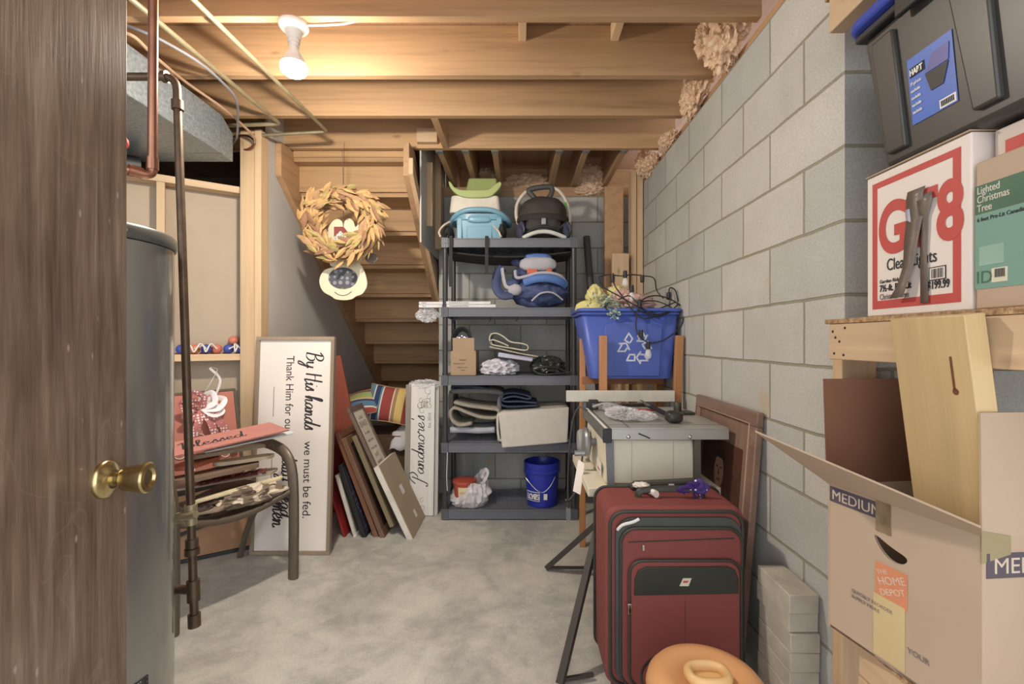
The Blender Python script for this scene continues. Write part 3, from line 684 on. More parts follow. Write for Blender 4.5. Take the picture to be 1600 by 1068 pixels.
# decorations on the chair (chair-local placements)
M_coral = plain('coral_paint', rgb(194, 118, 98), 0.6, var=0.06, scale=4)
M_rose = plain('dusty_rose', rgb(196, 124, 112), 0.65, var=0.04)
C = lambda x, y, z, a=0, tx=0, ty=0: cmx @ Matrix.Translation((x, y, z)) @ RZ(a) @ RX(tx) @ RY(ty)
pt = thing('wooden_sign', 'coral wooden panel with white swirls and a big bow propped on the chair back', 'sign', M=frame(cmx @ Vector((-.21, .355, .50)), cmx.to_3x3() @ Vector((1, 0, 0)), cmx.to_3x3() @ Vector((0, .08, .45))))
obj('panel', MB().box(0, .40, 0, .44, -.006, .006), M_coral, pt, bevel=0.002)
def swirl(cx, cy, r, turns=1.6, z=.009, a0=0):
    return [(cx + r * (1 - k / 30) * math.cos(a0 + turns * 2 * math.pi * k / 24), cy + r * (1 - k / 30) * math.sin(a0 + turns * 2 * math.pi * k / 24), z) for k in range(24)]
mbs = MB()
for cx, cy, r, a0 in ((.20, .20, .045, 0), (.12, .16, .035, 2), (.29, .24, .035, 4), (.33, .12, .03, 1), (.08, .30, .03, 3), (.15, .08, .03, 5)):
    mbs.tube(swirl(cx, cy, r, a0=a0), 0.0022, 6)
obj('swirl_pattern', mbs, M_white, pt)
bw = thing('ribbon_bow', 'red and white ribbon bow tied at the top of the coral panel', 'bow', M=pt.matrix_basis @ Matrix.Translation((.22, .36, .02)))
M_rib = dots('bow_ribbon', rgb(190, 110, 108), rgb(236, 228, 224), 70, .33)
for k, (a, l_) in enumerate([(20, .11), (160, .11), (60, .09), (120, .10), (-15, .09), (195, .10)]):
    ca, sa = math.cos(R(a)), math.sin(R(a))
    pts = catmull([(0, 0, 0), (l_ * .5 * ca - .03 * sa, l_ * .5 * sa + .03 * ca, .02), (l_ * ca, l_ * sa, .035), (l_ * .5 * ca + .03 * sa, l_ * .5 * sa - .03 * ca, .045), (0, 0, .02)], 5)
    obj('loop', MB().tube(pts, .014, 8, flat=.15, up=(0, 0, 1)), M_rib if k % 2 else clear('sheer_ribbon', (.9, .88, .88, 1), .4, .8), bw)
for dx in (.05, .12, -.06):
    pts = catmull([(0, 0, .02), (dx * .6, -.08, .035), (dx, -.16, .02), (dx * 1.2, -.21, .03)], 5)
    obj('tail', MB().tube(pts, .018, 8, flat=.12, up=(0, 0, 1)), M_rib, bw)
obj('hanging_loop', MB().tube(catmull([(-.02, .02, .02), (.02, .09, .03), (.07, .16, .02), (.10, .20, .0), (.07, .21, -.01), (.10, .14, .02), (.05, .03, .02)], 5), .006, 8, flat=.3), M_poly, bw)
# board across the arms
bd = thing('blessed_sign', 'flat dusty red sign with dark script lying across the chair arms', 'sign', M=C(-.33, .06, .712, 0, 8, -3))
obj('board', MB().box(0, .60, 0, .17, -.004, .004), M_rose, bd, bevel=0.001)
script('blessed'.replace('b', 'B'), .035, M_ink, bd, Matrix.Translation((.12, .05, .0045)), slant=.3, wgt=.09, xs=1.4)
b2 = single('white_plank', MB().box(0, .42, 0, .12, -.004, .004), plain('pale_blue_white', rgb(206, 218, 220), .6), 'white plank sticking out from under the red script sign', 'board', M=C(-.10, .13, .694, -6, 8, -3), bevel=.001)
# cutouts on the seat
cuts = [('leaf_cutout', rgb(150, 132, 108), (-.12, .10, .455), 10, 'taupe leaf-shaped wooden cutout lowest on the chair seat', .2, .10),
        ('leaf_cutout', rgb(226, 210, 180), (.10, .05, .462), -15, 'cream leaf-shaped cutout at the front right of the chair seat', .16, .05),
        ('wooden_cutout', rgb(110, 86, 70), (-.02, .17, .478), 25, 'dark brown wooden cutout in the middle of the seat pile', .2, .08),
        ('wooden_cutout', rgb(230, 216, 170), (.03, .06, .505), 4, 'long pale yellow wooden cutout lying on the pile', .21, .022),
        ('wooden_cutout', rgb(158, 142, 120), (.03, .20, .530), -12, 'grey-brown plank cutout near the top of the seat pile', .23, .06),
        ('word_cutout', rgb(116, 44, 44), (.02, .14, .552), -8, 'dark red script word cutout on the seat pile', .0, 0),
        ('wooden_cutout', rgb(196, 158, 118), (-.03, .22, .575), 14, 'tan wooden cutout topmost under the red script sign', .18, .05)]
for nm, cc, (x, y, z), a, lab, l_, wd in cuts:
    mtc = plain('cutout_%d' % int(cc[0] * 1000), cc, .7, var=.12, scale=12)
    if nm == 'word_cutout':
        t = thing(nm, lab, 'sign', M=C(x - .15, y - .02, z, a, 4))
        script('harhorod' if False else 'bahama'[:0] + 'ooneoo', .05, mtc, t, Matrix(), wgt=.16, xs=1.1, name='word')
        for o_ in t.children: o_.scale.z = 4
        continue
    if nm == 'leaf_cutout':
        pts = [(l_ * (2 * t - 1), wd * math.sin(math.pi * t) ** .7 * (1 + .25 * math.sin(t * 19))) for t in [i / 20 for i in range(21)]]
        pts = pts + [(l_ * (2 * t - 1), -wd * math.sin(math.pi * t) ** .7 * (1 + .2 * math.sin(t * 17))) for t in [1 - i / 20 for i in range(1, 20)]]
    else:
        pts = rrect(-l_, l_, -wd, wd, min(l_, wd) * .9, 5); pts = [(px + .02 * math.sin(py * 40), py + wd * .35 * math.sin(px * 22)) for px, py in pts]
    single(nm, MB().prism(pts, -.005, .005), mtc, lab, 'decoration', group='wooden decorations piled on the chair', M=C(x, y, z, a, -2, 0), bevel=.001)
for nm, cc, (x, y, z), a, lab, l_, wd in [
        ('wooden_cutout', rgb(128, 104, 82), (-.05, .12, .595), 6, 'walnut brown plank cutout second from the top of the seat pile', .20, .07),
        ('wooden_cutout', rgb(214, 196, 160), (.10, .16, .615), -18, 'pale tan cutout at the top right of the seat pile', .13, .05),
        ('leaf_cutout', rgb(190, 96, 60), (-.10, .20, .640), 20, 'rust leaf-shaped cutout on top of the seat pile', .13, .06),
        ('wooden_cutout', rgb(170, 150, 124), (.06, .22, .660), 3, 'grey tan slat just beneath the red script sign', .20, .035)]:
    mtc = plain('cutout_%d' % int(cc[0] * 1000), cc, .7, var=.12, scale=12)
    pts = rrect(-l_, l_, -wd, wd, min(l_, wd) * .9, 5); pts = [(px + .02 * math.sin(py * 40), py + wd * .3 * math.sin(px * 20)) for px, py in pts]
    single(nm, MB().prism(pts, -.009, .009), mtc, lab, 'decoration', group='wooden decorations piled on the chair', M=C(x, y, z, a, -3, 2), bevel=.001)
fb = MB().blob((0, 0, 0), (.15, .055, .05), .35, 3.0, 4, seed=4, sharp=True, flatz=-.03)
single('fabric_bundle', fb, dots('leafy_cloth', rgb(128, 110, 90), rgb(224, 206, 182), 11, .42), 'crumpled brown and cream cloth at the front edge of the chair seat', 'cloth', M=C(.06, .045, .462, -4))
fb = MB().blob((0, 0, 0), (.05, .035, .03), .3, 3.0, 4, seed=9, sharp=True, flatz=-.025)
single('fabric_bundle', fb, plain('dark_cloth', rgb(78, 60, 52), .8, var=.3, scale=30), 'small dark cloth lump at the left end of the chair seat', 'cloth', M=C(-.16, .05, .455))

# ================================================================== BIG SIGN
sh_ = 1.22
p_bl = Vector((-1.527, 2.70, 0)); top_dir = Vector((-.02, .075, sh_ + .01))
sm = frame(p_bl, (1, -.0, 0), top_dir)
wid = .452
sg = thing('framed_sign', 'tall white framed sign with sideways text leaning beside the chair', 'sign', M=sm)
H = 1.232
obj('sign_face', MB().box(.02, wid - .02, .02, H - .02, -.004, .006), M_signw, sg)
for a_ in ((0, wid, 0, .02), (0, wid, H - .02, H), (0, .02, .02, H - .02), (wid - .02, wid, .02, H - .02)):
    obj('frame_side', MB().box(a_[0], a_[1], a_[2], a_[3], -.015, .018), M_taupe, sg, bevel=.0015)
RS = RZ(-90)   # text runs downwards, its up is +x
def T(x, ydown): return Matrix.Translation((x, H - ydown, .0065)) @ RS
script('By His hands', .042, M_ink, sg, T(.288, .085), slant=.15, wgt=.085, xs=.98)
text('we must be fed.', .066, M_ink, sg, T(.290, .60).translation, RS, xs=1.02)
text('Thank Him for our', .064, M_ink, sg, T(.175, .11).translation, RS, xs=.90)
script('daily bread', .040, M_ink, sg, T(.165, .66), slant=.15, wgt=.085)
text('And', .060, M_ink, sg, T(.085, .50).translation, RS, xs=.8)
obj('ruled_line', MB().box(.105, .1075, H - .46, H - .29, .006, .0068), M_ink, sg)
obj('ruled_line', MB().box(.105, .1075, H - .85, H - .68, .006, .0068), M_ink, sg)
script('A' + 'men.', .045, M_ink, sg, T(.12, .88), slant=.15, wgt=.09)

# ================================================================== LEANING STACK BESIDE THE SIGN
def lean(xb, Y0, slope): return frame((xb, Y0, 0.002), (0, 1, 0), (-slope, 0, 1))
def fr_box(t, L_, Hh, bw_, d, mat, prof=0, name='frame_side'):
    for a_ in ((0, L_, 0, bw_), (0, L_, Hh - bw_, Hh), (0, bw_, bw_, Hh - bw_), (L_ - bw_, L_, bw_, Hh - bw_)):
        obj(name, MB().box(a_[0], a_[1], a_[2], a_[3], -d, 0), mat, t, bevel=.003)
# red boards leaning behind the sign
M_red = plain('red_board', rgb(164, 78, 54), .6, var=.05)
rm = frame((-1.37, 3.36, 0.0), (1.08, 0, .24), (-.24, .06, 1.08))
single('red_board', MB().hexa([(0, 0, -.01), (.32, -.07, -.01), (.32, 1.06, -.01), (0, 1.06, -.01)], [(0, 0, .01), (.32, -.07, .01), (.32, 1.06, .01), (0, 1.06, .01)]), M_red, 'tall brick red board standing behind the white sign', 'board', M=rm @ Matrix.Translation((0, .0, 0)), bevel=.001)
rm = lean(-1.075, 2.93, .31)
single('red_board', MB().box(0, .30, .0, .62, -.012, .0), plain('deep_red_board', rgb(160, 30, 26), .5), 'low deep red board between the white sign and the leaning frames', 'board', M=rm, bevel=.001)
f1 = thing('picture_frame', 'white and sage framed picture leftmost of the leaning frame stack', 'picture', M=lean(-1.005, 2.93, .30))
fr_box(f1, .34, .40, .02, .022, plain('cream_frame', rgb(214, 206, 192), .6)); obj('picture_panel', MB().box(.02, .32, .02, .38, -.012, -.004), plain('sage', rgb(120, 124, 104), .7), f1)
f2_ = thing('picture_frame', 'black-edged picture with blue mottled pattern second from left in the frame stack', 'picture', M=lean(-.945, 2.925, .34))
fr_box(f2_, .34, .47, .018, .028, M_blackp); obj('picture_panel', MB().box(.018, .322, .018, .452, -.018, -.004), dots('mottled_blue', rgb(66, 58, 82), rgb(136, 146, 176), 40, .3), f2_)
M_fb = wood('brown_frame', rgb(122, 88, 64), 1, .75, .45, 0, coat=.2)
f3_ = thing('picture_frame', 'larger brown wooden frame leaning behind the scalloped wood piece', 'picture', M=lean(-.873, 2.935, .38))
fr_box(f3_, .37, .69, .045, .03, wood('red_brown_frame', rgb(130, 82, 54), 1, .75, .45, 0)); obj('picture_panel', MB().box(.045, .325, .045, .645, -.02, -.008), plain('dark_print', rgb(70, 50, 40), .6), f3_)
f3b = thing('picture_frame', 'brown deep-edged shadow frame directly under the scalloped wood piece', 'picture', M=lean(-.828, 2.92, .40))
fr_box(f3b, .38, .66, .05, .03, M_fb); obj('picture_panel', MB().box(.05, .33, .05, .61, -.022, -.012), plain('dark_print', rgb(70, 50, 40), .6), f3b)
# scalloped wood piece
n_s = 5; pts = [(0.06, .04), (.14, .04)]
outl = [(.02, .05), (.16, .05)]
for k in range(4):
    y0 = .05 + k * .145
    outl += [(.20, y0 + .015), (.215, y0 + .06), (.19, y0 + .105), (.12, y0 + .14)]
outl += [(.10, .66), (.02, .66)]
single('scalloped_wood', MB().prism(outl, 0.002, .03), wood('olive_wood', rgb(128, 112, 80), 1, .8, .6, .2), 'olive brown scalloped wooden piece leaning on the brown frame', 'decoration', M=lean(-.790, 2.93, .42), bevel=.002)
f5 = thing('farmhouse_sign', 'small dark framed BAKE sign leaning behind the tan canvas', 'sign', M=lean(-.700, 2.95, .456))
fr_box(f5, .25, .87, .035, .02, wood('barn_frame', rgb(112, 92, 78), 1, .75, .6, .1)); obj('sign_panel', MB().box(.035, .215, .035, .835, -.014, -.006), plain('linen', rgb(208, 200, 182), .8), f5)
for i, (s_, body) in enumerate([(.03, 'CAKE'), (.055, 'BAKE'), (.028, 'to make'), (.028, 'with love'), (.028, 'every day'), (.034, 'JUST'), (.034, 'SIMPLE'), (.034, 'SWEET')]):
    text(body, s_, plain('faded_ink', rgb(120, 112, 104), .8), f5, (.125, .775 - i * .052, -.0055), align='CENTER')
f6 = thing('canvas_print', 'tan back of a stretched canvas with two small stickers leaning foremost', 'picture', M=lean(-.655, 2.90, .47))
obj('canvas_back', MB().box(0, .37, 0, .49, -.0, .004), plain('canvas_tan', rgb(170, 152, 122), .85, var=.04), f6)
obj('canvas_edge', MB().box(0, .37, 0, .49, -.035, -.0005), plain('canvas_side', rgb(214, 206, 194), .8, bstr=.2, bscale=300), f6, bevel=.003)
obj('sticker', MB().box(.16, .215, .24, .30, .0041, .0052), M_white, f6); obj('sticker', MB().box(.20, .24, .06, .11, .0041, .0052), M_white, f6)

# name sign
pm = frame((-.765, 3.295, 0), (1, 0, 0), (0, .075, 1))
ps = thing('name_sign', 'tall narrow white plank sign with sideways script beside the shelving', 'sign', M=pm)
obj('sign_board', MB().box(.0, .165, .003, .905, -.01, .012), wood('whitewash', rgb(216, 212, 206), 1, .93, .7, 0), ps, bevel=.001)
RU = RZ(90)
def TU(x, y): return Matrix.Translation((x, y, .0125)) @ RU
script("Pandmore's", .040, M_ink, ps, TU(.095, .22), slant=.25, wgt=.07, xs=1.28)
text('Est. 2010', .028, plain('faded_ink', rgb(120, 112, 104), .8), ps, TU(.14, .60).translation, RU)
mbs = MB()
for k in range(14):
    a = random.random() * 6; cx, cy = .05 + .08 * random.random(), .70 + .17 * random.random()
    mbs.tube(swirl(cx, cy, .018 + .014 * random.random(), .95, .0128, a), .0011, 5)
for k in range(6): mbs.tube(swirl(.02 + .10 * random.random(), .03 + .10 * random.random(), .02, .95, .0128, k), .0011, 5)
obj('floral_pattern', mbs, plain('faded_ink', rgb(120, 112, 104), .8), ps)
single('grey_plank', MB().box(-.045, .0, .0, .90, -.045, -.015), wood('weathered_grey', rgb(150, 142, 130), 1, .8, .7, .1), 'narrow weathered grey plank standing just left of the name sign', 'board', M=pm, bevel=.001)
single('white_board', MB().box(.02, .19, .0, .905, -.04, -.016), wood('white_board', rgb(200, 196, 186), 1, .92, .7, 0), 'pale board standing directly behind the name sign', 'board', M=pm, bevel=.001)
wrp = MB().blob((.09, .90, -.02), (.10, .035, .04), .4, 4, 4, seed=2, sharp=True)
single('plastic_wrap', wrp, M_poly, 'crumpled clear plastic wrap over the top of the name sign', 'wrap', M=pm)
# pillows on a box
bx = thing('cardboard_box', 'plain box behind the leaning frames that carries the pillows', 'box', (-1.05, 3.72, 0))
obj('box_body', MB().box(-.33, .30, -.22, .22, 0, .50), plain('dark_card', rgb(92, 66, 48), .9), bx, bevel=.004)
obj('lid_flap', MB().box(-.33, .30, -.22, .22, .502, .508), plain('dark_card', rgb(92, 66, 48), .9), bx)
sheet = MB().grid(lambda u, v: (-.95 + .36 * u, 3.46 + .30 * v, .512 + .11 * math.sin(math.pi * u) * math.sin(math.pi * v) ** .5 + .02 * noise.noise(Vector((u * 7, v * 6, 0))) - .38 * max(0, .25 - v)), 24, 20)
single('white_cloth', sheet, plain('white_cloth', rgb(206, 202, 204), .9, var=.04), 'rumpled white cloth spilling out under the striped pillow', 'cloth', solid=.004)
cols = [(0, rgb(86, 138, 160)), (.12, rgb(220, 214, 200)), (.15, rgb(46, 66, 110)), (.27, rgb(86, 138, 160)), (.31, rgb(220, 214, 200)), (.34, rgb(160, 62, 52)), (.58, rgb(220, 200, 170)), (.61, rgb(170, 130, 90)), (.68, rgb(222, 190, 96)), (.86, rgb(160, 62, 52))]
cols2 = [(0, rgb(160, 62, 52)), (.14, rgb(220, 214, 200)), (.18, rgb(86, 128, 160)), (.34, rgb(46, 66, 110)), (.40, rgb(214, 180, 120)), (.46, rgb(160, 176, 96)), (.7, rgb(46, 66, 110)), (.76, rgb(206, 120, 80))]
def pillow(M, wd, hh, mat, lab):
    mb = MB(); n = 18
    for sgn in (1, -1):
        mb.grid(lambda u, v: ((2 * u - 1) * wd / 2 * (1 - .07 * math.sin(math.pi * v)), (2 * v - 1) * hh / 2 * (1 - .07 * math.sin(math.pi * u)), sgn * .065 * (math.sin(math.pi * u) * math.sin(math.pi * v)) ** .5), n, n)
    bmesh.ops.remove_doubles(mb.bm, verts=mb.bm.verts[:], dist=.0008)
    t = thing('throw_pillow', lab, 'pillow', M=M, group=None)
    obj('cushion', mb, mat, t)
    obj('piping', MB().tube([((wd / 2 + .002) * c_ , (hh / 2 + .002) * s_, 0) for c_, s_ in []] or [(-wd / 2, -hh / 2, 0), (0, -hh / 2 * .93, 0), (wd / 2, -hh / 2, 0), (wd / 2 * .93, 0, 0), (wd / 2, hh / 2, 0), (0, hh / 2 * .93, 0), (-wd / 2, hh / 2, 0), (-wd / 2 * .93, 0, 0)], .004, 6, closed=True), M_stringer, t)
    return t
pillow(frame((-.965, 3.50, .742), (1, 0.1, -.16), (.14, .35, .95)), .30, .27, stripes('stripe_a', cols, 0, .30), 'striped pillow with wide red and yellow bands, right of the other pillow')
pillow(frame((-1.175, 3.52, .745), (1, -.2, .25), (-.2, .9, .6)), .32, .27, stripes('stripe_b', cols2, 1, .27), 'striped pillow with green and blue bands tilted left of the other pillow')
single('canvas_print', MB().box(0, .15, 0, .56, -.03, 0), plain('canvas_side', rgb(214, 206, 194), .8), 'white-edged canvas at the back of the leaning stack, behind the brown frames', 'picture', M=frame((-.91, 3.315, .0), (0, 1, 0), (-.40, 0, 1)), bevel=.002)

# ================================================================== SHELVING UNIT
SX0, SX1, SY0, SY1 = -.53, .384, 3.21, 3.66
sf = thing('shelving_unit', 'five-tier charcoal plastic shelving unit against the back wall', 'shelf', (SX0, SY0, 0))
TOPS = [.070, .517, .970, 1.431, 1.897]
for z in TOPS:
    mb = MB()
    mb.box(SX0 + .045, SX1 - .045, SY0, SY0 + .02, z - .062, z)
    mb.box(SX0 + .045, SX1 - .045, SY0 - .004, SY0, z - .062, z - .050).box(SX0 + .045, SX1 - .045, SY0 - .004, SY0, z - .008, z)
    mb.box(SX0 + .045, SX1 - .045, SY1 - .02, SY1, z - .062, z).box(SX0, SX0 + .02, SY0 + .045, SY1 - .045, z - .062, z).box(SX1 - .02, SX1, SY0 + .045, SY1 - .045, z - .062, z)
    for i in range(14):
        y = SY0 + .022 + i * .0295; mb.box(SX0 + .02, SX1 - .02, y, y + .012, z - .014, z - .002)
    for i in range(9):
        x = SX0 + .045 + i * .103; mb.box(x - .006, x + .006, SY0 + .02, SY1 - .02, z - .03, z - .004)
    tier = obj('shelf', mb, M_shelfp, sf, w=True, bevel=.001)
    for cx in (SX0 - .004, SX1 - .046):
        for cy in (SY0 - .006, SY1 - .044):
            c = MB().box(cx + .004, cx + .046, cy + .006, cy + .046, z - .064, z + .002)
            for i in range(4): c.box(cx + .002 + i * .0135, cx + .0065 + i * .0135, cy, cy + .006, z - .064, z + .003)
            for j in range(3): c.box(cx + .002, cx + .047, cy + .001, cy + .006, z - .064 + j * .0305, z - .058 + j * .0305)
            o_ = obj('corner_socket', c, M_shelfp, tier, bevel=.0008)
            o_.data.transform(sf.matrix_basis.inverted())
for z0, z1 in zip(TOPS[:-1], TOPS[1:]):
    for cx in (SX0 + .021, SX1 - .021):
        for cy in (SY0 + .022, SY1 - .021):
            obj('post', MB().lathe([(.0205, z0 + .002), (.0205, z0 + .02), (.0175, z0 + .022), (.0175, z1 - .066)], 20, c=(cx, cy, 0)), M_shelfpost, sf, w=True)
# --- top tier
z5 = TOPS[4] + .001
sb = thing('booster_seat', 'blue plastic booster seat on the top tier, under the green one', 'booster seat', W(749, 371, 3.28))
B0 = sb.matrix_basis.translation.copy(); 
M_bl = plain('sky_blue_plastic', rgb(116, 172, 196), .32, var=.03); 
def taper(mb, x0, x1, y0, y1, z0, z1, k):
    cx, cy = (x0 + x1) / 2, (y0 + y1) / 2
    lo = rrect(x0, x1, y0, y1, .03); hi = [(cx + (x - cx) * k, cy + (y - cy) * k) for x, y in lo]
    return mb.hexa([(x, y, z0) for x, y in lo], [(x, y, z1) for x, y in hi])
B0.z = z5; sb.matrix_basis = Matrix.Translation(B0)
obj('seat_shell', taper(MB(), -.145, .145, 0.01, .27, 0, .14, 1.12), M_bl, sb, bevel=.006)
obj('side_leg', MB().box(-.155, -.118, -.008, .03, 0, .155), M_bl, sb, bevel=.006)
obj('side_leg', MB().box(.118, .155, -.008, .03, 0, .155), M_bl, sb, bevel=.006)
obj('front_panel', MB().box(-.088, .088, -.002, .02, 0, .10), M_bl, sb, bevel=.006)
obj('front_bar', MB().blob((0, 0.0, .143), (.085, .025, .027), 0, sub=3, power=.6), M_bl, sb)
rim = [(.205 * math.copysign(abs(math.cos(a)) ** .7, math.cos(a)), .14 + .16 * math.copysign(abs(math.sin(a)) ** .7, math.sin(a)), .175 + .035 * math.cos(2 * a + math.pi) * .9) for a in [i * math.pi / 20 for i in range(40)]]
obj('rim', MB().tube(rim, .018, 10, closed=True), M_bl, sb)
obj('seat_pan', MB().hexa([(x * .98, y, .14) for x, y, z in rim], [(x, y, .178) for x, y, z in rim]), M_bl, sb)
sg2 = thing('booster_seat', 'green and cream booster seat stacked on the blue seat', 'booster seat', (B0.x - .02, B0.y, z5 + .212))
obj('cream_shell', taper(MB(), -.19, .165, .0, .27, -.02, .10, .93), plain('cream_plastic', rgb(222, 212, 196), .4), sg2, bevel=.008)
M_gr = plain('lime_plastic', rgb(172, 188, 104), .42, var=.03)
def gseat(u, v):
    x = -.175 + .34 * u; y = .005 + .255 * v
    return (x, y - .004, .115 + .05 * abs(2 * u - 1) ** 2.5 * (1 - .2 * v) + .055 * max(0, v - .55) * 2)
obj('green_seat', MB().grid(gseat, 20, 20), M_gr, sg2, solid=.014, sub=1)
ap = [(p.x, p.y) for p in catmull([(-.190, .185, 0), (-.175, .182, 0), (-.150, .148, 0), (-.11, .130, 0), (-.02, .128, 0), (.08, .132, 0), (.125, .165, 0), (.160, .185, 0), (.172, .165, 0), (.140, .120, 0), (.09, .085, 0), (.02, .078, 0), (-.07, .080, 0), (-.13, .098, 0), (-.175, .14, 0)], 4, True)]
obj('green_apron', MB().at(RX(90)).prism(ap, -.012, .016), M_gr, sg2, bevel=.006)
obj('green_backrest', MB().hexa([(-.12, .20, .10), (.15, .20, .10), (.15, .26, .10), (-.12, .26, .10)], [(-.08, .235, .298), (.125, .235, .298), (.125, .262, .298), (-.08, .262, .298)]), M_gr, sg2, bevel=.012)
# harness
hs = thing('black_harness', 'black strap harness under the booster seats with straps hanging over the shelf', 'harness', (-.33, 3.2, z5))
M_web = plain('black_webbing', rgb(50, 48, 46), .8, bstr=.3, bscale=400)
obj('pad', MB().blob((-.165, .12, .05), (.035, .10, .05), .2, 3, 3, flatz=.001), M_web, hs)
obj('pad', MB().blob((.205, .13, .06), (.03, .10, .06), .2, 3, 3, flatz=.001), M_web, hs)
for x, z in ((-.135, -.33), (.105, -.24)):
    obj('strap', MB().hexa([(x - .011, -.012, .01), (x + .011, -.012, .01), (x + .011, -.009, .01), (x - .011, -.009, .01)], [(x - .012, -.014, z), (x + .010, -.014, z), (x + .010, -.011, z), (x - .012, -.011, z)]), M_web, hs)
    obj('strap', MB().box(x - .011, x + .011, -.012, .10, .004, .010), M_web, hs)
M_tubec = plain('cream_tube', rgb(212, 198, 180), .4)
obj('frame_tube', MB().tube(catmull([(-.205, .0, .005), (-.215, 0, .04), (-.19, .02, .085), (-.15, .05, .12)], 5), .007, 8), M_tubec, hs)
obj('frame_tube', MB().tube(catmull([(.20, .0, .005), (.185, 0, .04), (.15, .02, .085)], 5), .007, 8), M_tubec, hs)
# folded black fabric between
single('black_mat', MB().grid(lambda u, v: (-.50 + .85 * u, 3.25 + .36 * v, 1.812 - .035 * math.sin(math.pi * u) + .006 * math.sin(v * 20)), 20, 20), M_web, 'black folded fabric sagging beneath the top tier', 'fabric', solid=.01)
# car seat
cs = thing('infant_car_seat', 'black infant car seat with cream carry handle on the top tier', 'car seat', (W(848, 371, 3.36).x, 3.37, z5))
obj('seat_base', MB().blob((0, .03, .055), (.175, .15, .055), .05, 2, 4, flatz=.0, power=.8), plain('car_seat_pad', rgb(58, 54, 52), .75, bstr=.3), cs)
obj('grey_trim', MB().tube(catmull([(-.14, -.13, .008), (-.07, -.15, .035), (0, -.155, .045), (.07, -.15, .035), (.15, -.13, .008)], 5), .014, 8), plain('grey_trim', rgb(206, 208, 200), .5), cs)
obj('front_pad', MB().blob((.0, -.10, .10), (.12, .05, .065), .10, 2, 4, power=.75), plain('car_seat_pad', rgb(58, 54, 52), .75), cs)
obj('pad_piping', MB().tube(catmull([(-.10, -.13, .05), (-.06, -.15, .07), (0, -.155, .08), (.06, -.15, .07), (.11, -.13, .05)], 5), .007, 6), M_blackp, cs)
obj('buckle', MB().box(-.016, .016, -.165, -.14, .09, .135), M_silvertool, cs, bevel=.004)
can = MB().grid(lambda u, v: (.165 * math.cos(math.pi * (1 - u)) , -.11 - .02 * v + .25 * (1 - math.cos(math.pi / 2 * v)) , .165 + .12 * math.sin(math.pi * u) ** .7 * (.75 + .25 * math.sin(math.pi * v)) * (1 - .15 * v) - .045 * (1 - v)), 26, 12)
obj('canopy', MB().blob((0, .0, .20), (.168, .15, .115), .06, 2.2, 4, flatz=.135, power=.85), plain('canopy_fabric', rgb(66, 58, 52), .8, var=.12, scale=6), cs)
obj('canopy_band', MB().tube([(.172 * math.cos(a), -.02 - .13 * math.sin(a), .150) for a in [math.pi * i / 20 for i in range(21)]], .022, 10, flat=.5, up=(1, 0, 0)), plain('canopy_band', rgb(52, 46, 42), .8), cs)
obj('side_pad', MB().blob((-.15, -.05, .07), (.035, .09, .07), .25, 2, 3, flatz=.0), plain('navy_grey', rgb(74, 78, 100), .7), cs)
obj('side_pad', MB().blob((.165, -.04, .07), (.035, .09, .07), .25, 2, 3, flatz=.0), plain('navy_grey', rgb(74, 78, 100), .7), cs)
hp = catmull([(-.155, .0, .10), (-.185, -.01, .18), (-.18, -.01, .27), (-.13, -.015, .345), (-.09, -.015, .365)], 6)
hq = catmull([(.06, -.015, .385), (.11, -.015, .365), (.16, -.01, .30), (.19, -.01, .20), (.18, 0, .10)], 6)
obj('handle_arch', MB().tube(hp, .013, 10), M_tubec, cs); obj('handle_arch', MB().tube(hq, .013, 10), M_tubec, cs)
grip = catmull([(-.10, -.02, .365), (-.02, -.02, .385), (.06, -.02, .385), (.055, -.02, .33), (.01, -.02, .285), (-.03, -.02, .285), (-.075, -.02, .33)], 5, True)
obj('handle_grip', MB().tube(grip, .019, 10, closed=True), plain('grip_grey', rgb(78, 76, 74), .6), cs)
obj('green_tag', MB().box(.15, .165, -.03, -.025, .23, .28), plain('green_tag', rgb(110, 190, 60), .5), cs)
# --- second tier
z4 = TOPS[3] + .001
pk = thing('child_carrier', 'navy blue child carrier backpack on the second tier from top', 'backpack', (W(830, 482, 3.30).x, 3.33, z4))
M_navy = plain('navy_fabric', rgb(62, 76, 120), .7, var=.22, scale=10, bstr=.3, bscale=60)
M_blue2 = plain('bright_blue_fabric', rgb(74, 116, 186), .6, var=.08)
M_grey2 = plain('light_grey_fabric', rgb(176, 174, 182), .75, var=.05)
obj('pack_body', MB().blob((.06, .0, .11), (.195, .14, .115), .16, 2.6, 5, flatz=0, seed=3), M_navy, pk)
obj('upper_pack', MB().blob((.02, .04, .24), (.15, .11, .09), .15, 2.6, 4, seed=8), M_navy, pk)
obj('head_pad', MB().blob((.045, -.075, .295), (.125, .045, .05), .06, 2, 4, power=.7), M_grey2, pk)
obj('blue_headband', MB().blob((.045, -.055, .345), (.095, .04, .028), .04, 2, 4, power=.8), M_blue2, pk)
obj('blue_band', MB().tube(catmull([(-.05, -.125, .165), (.02, -.155, .185), (.10, -.16, .19), (.18, -.145, .175), (.235, -.10, .15)], 5), .026, 12, flat=.5, up=(0, 1, 0)), M_blue2, pk)
obj('grey_piping', MB().tube(catmull([(-.11, -.09, .25), (-.10, -.12, .20), (-.04, -.135, .205), (.04, -.15, .225), (.13, -.155, .225), (.20, -.13, .205), (.235, -.09, .17)], 5), .011, 8), M_grey2, pk)
obj('grey_piping', MB().tube(catmull([(0.0, -.14, .04), (.06, -.15, .09), (.14, -.15, .095), (.21, -.12, .05)], 5), .006, 8), M_grey2, pk)
obj('orange_lining', MB().box(-.03, .04, -.115, -.10, .225, .26).box(.10, .14, -.115, -.10, .225, .262), plain('orange_fabric', rgb(214, 92, 54), .7), pk, bevel=.006)
